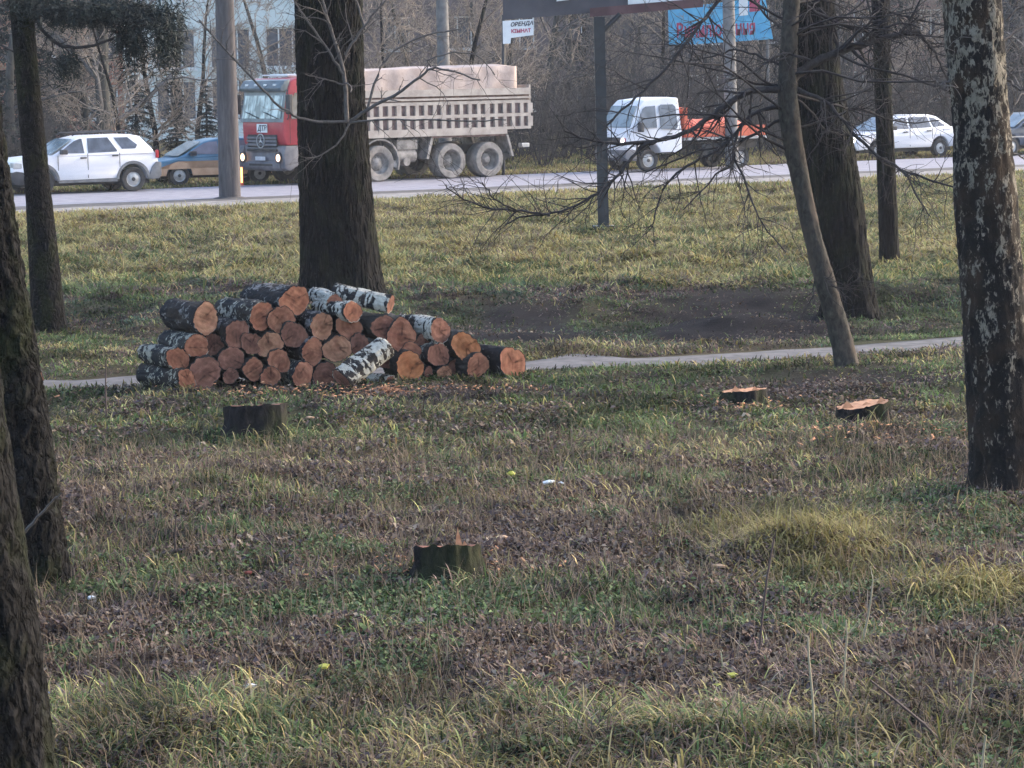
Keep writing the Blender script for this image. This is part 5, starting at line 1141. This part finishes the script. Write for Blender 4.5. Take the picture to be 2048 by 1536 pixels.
CT = [(0,60,9,.95,'dark spruce behind the slim grey-green trunk'),(1,285,7,.55,'low dark spruce over the rear window of the white off-road car'),(1,365,9,.5,'low dark spruce just left of the wooden pole'),(1,425,8,.42,'small dark spruce beside the wooden pole over the blue car'),(1,140,12,1,'spruce behind the two grey trunks at the left'),
      (0,1180,17,1,'tall dark spruce behind the billboard post'),(1,1660,13,1,'spruce framed by the big dark trunk'),(0,1810,14,1,'dark spruce over the white saloon'),(0,1930,15,1,'dark spruce behind the old birch'),(1,2040,12,1,'spruce at the far right edge'),(1,-30,6,1,'spruce at the far left edge'),(0,1570,17,1,'spruce behind the slim leaning tree')]
for (i, px, off, s, lb) in CT: put(cprotos, i, px, off, lb, 'spruces beyond the road', 'tree', s)
rs = np.random.default_rng(5); SG = 'leafless shrubs of the thicket beyond the road'
spots = [(px, 3.0+2.2*(j % 3)+rs.uniform(-.4, .4)) for j, px in enumerate(list(range(-60, 200, 60))+list(range(690, 1010, 70))+list(range(1015, 2140, 40)))]
acc = {'s': ([], [], 0), 't': ([], [], 0)}
def mdata(o):
    me = o.data; V = np.zeros(len(me.vertices)*3, np.float32); me.vertices.foreach_get('co', V); F = np.zeros(len(me.loops), np.int32); me.loops.foreach_get('vertex_index', F); return V.reshape(-1, 3), F.reshape(-1, 4 if len(me.polygons[0].vertices) == 4 else 3)
VV, FF, base = [], [], 0
PD = []
for pr in sprotos:
    a = [mdata(c) for c in children(pr)]; vv = np.concatenate([q[0] for q in a]); ff = np.concatenate([a[0][1], a[1][1]+len(a[0][0])]); PD.append((vv, ff))
    for c in children(pr): bpy.data.objects.remove(c)
    bpy.data.objects.remove(pr)
for j, (px, off) in enumerate(spots):
    vv, ff = PD[j % 3]; sc = rs.uniform(.8, 1.15)*(1.0 if px > 1010 else .75); Y = yroad(px)+off*2; x = (px-1024)/FPX*Y; a = rs.uniform(0, 6.28)
    X = vv[:, 0]*math.cos(a)-vv[:, 1]*math.sin(a); Y2 = vv[:, 0]*math.sin(a)+vv[:, 1]*math.cos(a)
    VV.append(np.stack([X*sc+x, Y2*sc+Y, vv[:, 2]*sc+float(H(x, Y))], -1)); FF.append(ff+base); base += len(vv)
tag(mesh_np('thicket', np.concatenate(VV), [np.concatenate(FF)], M['thicket']), 'tangled leafless thicket along the far side of the road', kind='stuff')

# ------------------------------------------------------------------ grass, litter
def blades(name, P, az, L, wd, lean, bend, col, K=2, m=None, label='', side_jit=.0):
    """curved ribbons; P (N,3) roots"""
    N = len(P); hd = np.stack([np.cos(az), np.sin(az), 0*az], -1); sdv = np.stack([-np.sin(az), np.cos(az), 0*az], -1)
    V = np.zeros((N, 2*K+1, 3), np.float32); C = np.zeros((N, 2*K+1, 3), np.float32)
    pos = P.copy(); a = lean.copy()
    for k in range(K+1):
        f = k/K
        if k < K:
            wk = (wd*(1-.25*f))[:, None]*sdv/2; V[:, 2*k] = pos-wk; V[:, 2*k+1] = pos+wk
            st = (L/K)[:, None]*(hd*np.sin(a)[:, None]+np.array([0, 0, 1.])*np.cos(a)[:, None]); pos = pos+st; a = a+bend/K
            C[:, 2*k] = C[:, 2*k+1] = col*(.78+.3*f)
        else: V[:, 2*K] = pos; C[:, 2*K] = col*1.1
    # keep tips above the ground
    b = (np.arange(N)*(2*K+1))[:, None]; Fq = [b+np.array([[2*k, 2*k+1, 2*k+3, 2*k+2]]) for k in range(K-1)]
    Ft = b+np.array([[2*K-2, 2*K-1, 2*K]]); V = V.reshape(-1, 3)
    zg = P[:, 2].repeat(2*K+1); V[:, 2] = np.maximum(V[:, 2], zg-.01+.012*np.tile(np.repeat(np.arange(K+1), [2]*K+[1]), N)/K)
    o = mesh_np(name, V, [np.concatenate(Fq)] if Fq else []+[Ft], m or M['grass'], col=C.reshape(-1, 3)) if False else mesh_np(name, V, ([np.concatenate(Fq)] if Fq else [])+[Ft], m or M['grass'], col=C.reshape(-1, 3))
    tag(o, label, kind='stuff'); return o
PAL = np.array([[.078,.110,.042],[.262,.228,.098],[.165,.122,.092],[.085,.062,.064],[.055,.086,.056]])
def scatter(dens, y0, y1, seed, margin=3.4):
    rng = np.random.default_rng(seed); hwf = lambda y: .1707*y*1.10+margin
    n = int(dens*(y1-y0)*2*hwf((y0+y1)/2)*1.1); y = rng.uniform(y0, y1, n*2); x = rng.uniform(-1, 1, n*2)*hwf(y1)
    k = np.abs(x) < hwf(y); x, y = x[k], y[k]; return x, y, rng
def keep(x, y):
    s = sroad(x, y); e = .9*(vn(x*.8, y*.8, s=99)-.5)
    ok = ~((s > -SHW+.15+e) & (s < ROADW+.5)); dp = np.abs(y-path_y(x)); ok &= dp > .50+.26*(vn(x*2.5, y*2.5, s=98))
    return ok
def pick(W, rng):
    c = W.cumsum(-1); u = rng.random(len(W))[:, None]; return np.minimum((u > c).sum(-1), 4)
def grass_layer(name, dens, y0, y1, seed, Lr, wr, leanr, label, K=2, clump=0, zero=None, colj=.22, bd=(.3,1.3)):
    x, y, rng = scatter(dens, y0, y1, seed); k = keep(x, y); x, y = x[k], y[k]
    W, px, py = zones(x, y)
    thr = fbm(x*2.3, y*2.3, s=seed+50, o=2); kk = (rng.random(len(x)) < .35+.9*sst(.35, .6, thr)); 
    if zero is not None: kk &= rng.random(len(x)) < zero(x, y, px, py, W)
    kk &= rng.random(len(x)) > .92*soil(px, py)
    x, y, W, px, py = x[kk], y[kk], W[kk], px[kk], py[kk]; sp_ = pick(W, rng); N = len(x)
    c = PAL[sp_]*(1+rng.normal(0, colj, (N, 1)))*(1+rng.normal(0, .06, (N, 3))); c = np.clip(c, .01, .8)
    c = c*(np.where(y > 43, .88, .42)+np.where(y > 43, .6, 1.15)*sst(.25, .75, fbm(x*2.1, y*1.3, s=77, o=3)))[:, None]
    ts = np.clip(bumpfield(px, py, [(1620,1090,160,60,1),(1960,1180,130,30,.8),(1450,1050,80,26,.5)]), 0, 1)[:, None]; c = c*(1-.5*ts)+.5*ts*np.array([[.36, .30, .10]])*(1+rng.normal(0, .2, (N, 1)))  # pale straw tussocks, lightened to offset the shade on the mound's front
    L = rng.uniform(*Lr, N)*np.array([1, 1.15, .95, .6, .55])[sp_]*(.6+.8*fbm(x*1.1, y*1.1, s=88, o=2)); wd = rng.uniform(*wr, N)*np.array([1, 1, .9, 1.1, 1.8])[sp_]
    swirl = fbm(x*.9, y*.9, s=66, o=2)*14+rng.normal(0, 1.5, N)
    lean = np.clip(rng.normal(leanr[0], leanr[1], N), 0, 1.5); bend = rng.uniform(*bd, N)
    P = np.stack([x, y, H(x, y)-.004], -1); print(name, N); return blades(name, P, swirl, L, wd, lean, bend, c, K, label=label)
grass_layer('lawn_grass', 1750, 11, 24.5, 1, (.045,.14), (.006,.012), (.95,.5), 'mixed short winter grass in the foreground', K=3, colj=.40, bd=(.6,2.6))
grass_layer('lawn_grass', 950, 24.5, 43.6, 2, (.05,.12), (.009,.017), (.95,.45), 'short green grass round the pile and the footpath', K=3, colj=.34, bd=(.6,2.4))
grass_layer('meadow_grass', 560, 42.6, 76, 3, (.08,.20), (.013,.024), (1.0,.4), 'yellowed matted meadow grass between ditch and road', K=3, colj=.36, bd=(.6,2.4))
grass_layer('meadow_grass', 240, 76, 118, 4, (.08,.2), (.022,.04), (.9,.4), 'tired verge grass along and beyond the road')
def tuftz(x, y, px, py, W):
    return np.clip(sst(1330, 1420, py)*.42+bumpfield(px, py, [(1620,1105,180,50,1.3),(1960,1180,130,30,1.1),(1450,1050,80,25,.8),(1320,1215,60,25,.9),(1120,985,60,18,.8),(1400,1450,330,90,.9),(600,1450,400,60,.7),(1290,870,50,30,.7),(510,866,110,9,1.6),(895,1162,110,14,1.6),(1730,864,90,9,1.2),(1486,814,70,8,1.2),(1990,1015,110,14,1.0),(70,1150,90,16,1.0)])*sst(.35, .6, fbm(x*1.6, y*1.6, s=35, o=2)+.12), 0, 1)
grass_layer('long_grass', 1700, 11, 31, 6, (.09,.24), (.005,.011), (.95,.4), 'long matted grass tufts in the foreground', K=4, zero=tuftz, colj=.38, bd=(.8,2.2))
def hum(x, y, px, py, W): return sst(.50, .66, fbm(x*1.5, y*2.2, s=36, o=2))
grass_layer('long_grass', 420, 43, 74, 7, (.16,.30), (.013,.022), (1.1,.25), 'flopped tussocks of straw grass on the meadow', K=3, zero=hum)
def litter(name, dens, y0, y1, seed, size, label, cols, zero):
    x, y, rng = scatter(dens, y0, y1, seed); k = keep(x, y); x, y = x[k], y[k]; W, px, py = zones(x, y); k = rng.random(len(x)) < zero(px, py, W, x, y); x, y, W = x[k], y[k], W[k]; N = len(x)
    s = rng.uniform(*size, N); az = rng.uniform(0, 6.28, N); t = rng.normal(0, .45, (N, 2)); hd = np.stack([np.cos(az), np.sin(az), t[:, 0]], -1); sv_ = np.stack([-np.sin(az), np.cos(az), t[:, 1]], -1)
    P = np.stack([x, y, H(x, y)+rng.uniform(.005, .045, N)], -1); cu = rng.uniform(.1, .7, N)[:, None]*np.array([[0, 0, 1.]])
    S = s[:, None]; wq = rng.uniform(.45, .8, N)[:, None]
    V = np.stack([P-hd*S, P-hd*S*.2-sv_*S*wq+cu*S, P+hd*S*1.1, P-hd*S*.2+sv_*S*wq+cu*S*.7, P+hd*S*.1], 1)
    b = (np.arange(N)*5)[:, None]; F = np.concatenate([b+np.array([[0,1,4]]), b+np.array([[1,2,4]]), b+np.array([[2,3,4]]), b+np.array([[3,0,4]])])
    cc = np.array(cols)[rng.integers(0, len(cols), N)]*(1+rng.normal(0, .2, (N, 1))); cc = np.clip(cc*(.7+.6*fbm(x*1.5, y*1.5, s=78, o=2))[:, None], .01, .8)
    o = mesh_np(name, V.reshape(-1, 3), [F], M['leaf'], col=cc.repeat(5, 0)); tag(o, label, kind='stuff'); print(name, N)
BR = [(.11,.07,.056),(.15,.105,.08),(.065,.046,.044),(.18,.125,.09),(.115,.085,.082),(.25,.20,.155),(.085,.066,.072)]
litter('leaf_litter', 1700, 11, 24.5, 21, (.008,.026), 'brown fallen leaves on the foreground lawn', BR, lambda px, py, W, x, y: np.clip((W[:, 2]+W[:, 3])*1.4-.25, 0, 1)*sst(.36, .58, fbm(x*1.7, y*1.2, s=71))*(1-.6*soil(px, py))*(1-.7*sst(1380, 1450, py)))
litter('leaf_litter', 420, 24.5, 44, 22, (.010,.028), 'brown fallen leaves round the log pile', BR, lambda px, py, W, x, y: np.clip((W[:, 2]+W[:, 3])*1.5, 0, 1)*(.10+.8*sst(745, 800, py))*sst(.40, .6, fbm(x*1.4, y*.9, s=72)))
litter('ground_ivy', 1900, 11, 28, 23, (.010,.022), 'low green leafy ground cover between the grasses', [(.10,.15,.055),(.13,.18,.08),(.15,.17,.09),(.08,.12,.05)], lambda px, py, W, x, y: np.clip(W[:, 4]*3.2-.30, 0, 1))
# dead stalks standing in the litter
x, y, rng = scatter(110, 11, 26, 31); k = keep(x, y); x, y = x[k], y[k]; N = len(x)
blades('dead_stalks', np.stack([x, y, H(x, y)], -1), rng.uniform(0, 6.28, N), rng.uniform(.08, .24, N), rng.uniform(.003, .0055, N), np.abs(rng.normal(.75, .4, N)), rng.normal(0, .5, N), np.array([.22,.165,.12])*(1+rng.normal(0, .3, (N, 1))).clip(.3, 2), 3, label='thin dead stalks standing in the litter')

# tall single stalks
def stalk(label, pts, w0, w1, col_m, name='dry_stalk', twigs=2, seed=1):
    b = g(*pts[0]); P = [atY(x, y, b.y)-b for x, y in pts]; P[0].z -= .03; pm = FPX/b.y; rng = np.random.default_rng(seed); out = [(np.array([list(p) for p in P]), np.linspace(w0, w1, len(P))/pm/2)]
    for q in range(twigs):
        j = rng.integers(1, len(P)); grow(rng, np.array(list(P[j])), np.array([rng.normal(), rng.normal(), .9]), .10, .0022, 0, out, minr=.002)
    V, F = sweep(out, 5); o = mesh_np(name, V, [F], col_m); o.location = b; tag(o, label, 'dry stalk', 'tall dry weed stalks'); return o
M['stalk_pale'] = simple('stalk_pale', (.26,.22,.15), (.36,.31,.22), rough=.8); M['stalk_dark'] = simple('stalk_dark', (.045,.03,.03), (.09,.06,.055), rough=.8)
stalk('tall dark upright stalk right of the bottom centre', [(1516,1325),(1524,1240),(1535,1150),(1548,1078)], 6, 4, M['stalk_dark'], twigs=5, seed=3)
stalk('tall pale stalk near the yellow tussock, right half of the foreground', [(1722,1290),(1735,1240),(1742,1200),(1746,1160)], 6, 3, M['stalk_pale'], seed=4)
stalk('pale bent stalk in the green tussock at the lower right', [(1630,1490),(1626,1400),(1618,1320),(1616,1275)], 6, 4, M['stalk_pale'], seed=5)
stalk('greenish stalk standing upright in the lower right tussock', [(1685,1400),(1690,1330),(1694,1270),(1692,1240)], 5, 3, M['stalk_pale'], seed=6)
stalk('pale stalk at the lower right, left of the frame edge', [(1936,1440),(1944,1370),(1950,1310)], 5, 3, M['stalk_pale'], seed=7)
stalk('pale stalk at the very bottom right', [(1960,1560),(1968,1500),(1972,1470)], 7, 5, M['stalk_pale'], seed=8)
stalk('thin dark sapling between the left trunks and the pile', [(213,832),(211,780),(212,720)], 4, 2.5, M['stalk_dark'], seed=9)
stalk('dark dried stem standing in the left part of the litter', [(352,1110),(350,1080),(352,1035)], 5, 3, M['stalk_dark'], seed=10)
stalk('slanting dark twig left of the nearest stump', [(560,1105),(540,1085),(520,1062)], 4, 3, M['stalk_dark'], seed=11)
stalk('long dark twig lying slanted in the bottom right corner', [(1900,1490),(1850,1450),(1790,1400),(1740,1360)], 7, 4, M['stalk_dark'], seed=12)
# litter and small things
def flake(name, label, cat, px, py, m, s=.05, seed=1, n=7, flatk=.35, group='scraps lying on the lawn'):
    b = g(px, py); rng = np.random.default_rng(seed); mb = MB(); vs = []
    for i in range(n):
        a = 2*math.pi*i/n; r = s*rng.uniform(.6, 1.2); vs.append((r*math.cos(a), r*math.sin(a)*.7, .04+s*flatk*rng.uniform(0, 1)))
    c = mb.bm.verts.new((0, 0, .045+s*flatk)); rg = [mb.bm.verts.new(v) for v in vs]; lo = [mb.bm.verts.new((v[0]*.9, v[1]*.9, v[2]-.012)) for v in vs]
    for i in range(n): mb.bm.faces.new((c, rg[i], rg[(i+1) % n])); mb.bm.faces.new((rg[i], lo[i], lo[(i+1) % n], rg[(i+1) % n]))
    mb.bm.faces.new(lo[::-1]); o = mb.build(name, m); o.location = b; tag(o, label, cat, group); return o
M['leaf_yellow'] = simple('leaf_yellow', (.42,.40,.05), (.55,.50,.10), rough=.6, scale=20); M['leaf_red'] = simple('leaf_red', (.22,.05,.035), rough=.7); M['leaf_tan'] = simple('leaf_tan', (.42,.26,.16), (.55,.36,.24), rough=.8, scale=20)
flake('paper_scrap', 'crumpled white paper scrap in the middle of the lawn', 'litter', 1098, 976, M['white_litter'], .055, 1)
flake('paper_scrap', 'small white scrap just right of the crumpled white paper', 'litter', 1122, 977, M['white_litter'], .032, 2)
flake('paper_scrap', 'white scrap in the meadow right of the billboard post', 'litter', 1308, 402, M['white_litter'], .16, 3)
flake('paper_scrap', 'white scrap in the litter at the lower left', 'litter', 500, 1387, M['white_litter'], .032, 4)
flake('paper_scrap', 'thin white sliver left, near the base of the left-edge trunk', 'litter', 182, 1208, M['white_litter'], .030, 5)
flake('paper_scrap', 'thin white sliver below the other one at the left', 'litter', 140, 1243, M['white_litter'], .022, 6)
flake('plastic_scrap', 'small pale blue plastic scrap beside the nearest trunk', 'litter', 92, 1402, M['blue_litter'], .022, 7)
flake('fallen_leaf', 'bright yellow leaf at the bottom, left of centre', 'leaf', 648, 1348, M['leaf_yellow'], .04, 8)
flake('fallen_leaf', 'bright yellow leaf at the bottom, right half', 'leaf', 1436, 1388, M['leaf_yellow'], .032, 9)
flake('fallen_leaf', 'yellow-green leaf right of the bright yellow one in the right half', 'leaf', 1466, 1366, M['leaf_yellow'], .036, 10)
flake('fallen_leaf', 'yellow leaf standing near the white paper scrap', 'leaf', 1024, 962, M['leaf_yellow'], .04, 11, flatk=1.0)
flake('fallen_leaf', 'dark red leaf left of the nearest stump', 'leaf', 498, 1156, M['leaf_red'], .03, 12)
flake('wood_chip', 'pale tan bark piece lying in the lower right foreground', 'wood chip', 1430, 1420, M['leaf_tan'], .055, 13)
flake('wood_chip', 'fresh orange chip right of the nearest stump', 'wood chip', 1004, 1087, M['leaf_tan'], .04, 14)
flake('wood_chip', 'fresh orange chip in front of the dark low stump, on its right', 'wood chip', 620, 845, M['leaf_tan'], .045, 15)
flake('wood_chip', 'wide pale wood chip left of the dark upright stalk', 'wood chip', 1440, 1138, M['leaf_tan'], .05, 16)
def chips(px, py, n, sx, sy_, seed, label):
    b = g(px, py); rng = np.random.default_rng(seed); x = rng.normal(0, sx, n); y = rng.normal(0, sy_, n); z = H(x+b.x, y+b.y)-b.z+rng.uniform(.02, .06, n); a = rng.uniform(0, 6.28, n); L = rng.uniform(.008, .03, n); W_ = rng.uniform(.004, .010, n)
    P = np.stack([x, y, z], -1); u = np.stack([np.cos(a), np.sin(a), rng.normal(0, .3, n)], -1)*L[:, None]; v = np.stack([-np.sin(a), np.cos(a), rng.normal(0, .4, n)], -1)*W_[:, None]; t = np.array([0, 0, .004])
    V = np.stack([P-u-v, P+u-v, P+u*.8+v, P-u*.9+v, P-u-v+t, P+u-v+t, P+u*.8+v+t, P-u*.9+v+t], 1).reshape(-1, 3); k = (np.arange(n)*8)[:, None]
    F = np.concatenate([k+np.array([q]) for q in ([0,3,2,1],[4,5,6,7],[0,1,5,4],[1,2,6,5],[2,3,7,6],[3,0,4,7])])
    o = mesh_np('wood_chips', V, [F], M['fresh']); o.location = b; tag(o, label, kind='stuff')
chips(1728, 862, 130, .35, .35, 51, 'scattered chips round the stump with the slanted cut'); chips(1486, 812, 70, .25, .25, 52, 'scattered chips round the small far stump'); chips(900, 1140, 80, .35, .3, 53, 'scattered chips round the nearest stump'); chips(700, 792, 260, .9, .22, 54, 'bark and wood chips along the foot of the pile')
# sawdust heap in front of the pile
b = g(785, 790); rng = np.random.default_rng(9); N = 1500; x = rng.normal(0, .16, N); y = rng.normal(0, .09, N); z = .03*np.exp(-(x/.2)**2-(y/.11)**2)+.012
zg = H(x+b.x, y+b.y)-b.z; s = rng.uniform(.006, .014, N); a = rng.uniform(0, 6.28, N); P = np.stack([x, y, z+zg], -1)
V = np.stack([P+np.stack([s*np.cos(a+q), s*np.sin(a+q), rng.normal(0, .004, N)], -1) for q in (0, 2.1, 4.2)], 1).reshape(-1, 3)
o = mesh_np('sawdust', V, [np.arange(3*N).reshape(-1, 3)], M['fresh']); o.location = b; tag(o, 'patch of fresh sawdust in front of the pile', kind='stuff')

# ------------------------------------------------------------------ haze
m = bpy.data.materials.new('haze'); m.use_nodes = True; n = m.node_tree.nodes; n.remove(n['Principled BSDF']); pv = n.new('ShaderNodeVolumePrincipled')
pv.inputs['Color'].default_value = (.80, .84, .95, 1); pv.inputs['Density'].default_value = .00032; pv.inputs['Anisotropy'].default_value = .2
m.node_tree.links.new(pv.outputs[0], n['Material Output'].inputs['Volume'])
hz = MB().box(-270, 270, -70, 310, -2.0, 17.0).build('haze', m); tag(hz, 'thin cool winter haze over the road and trees', kind='stuff')
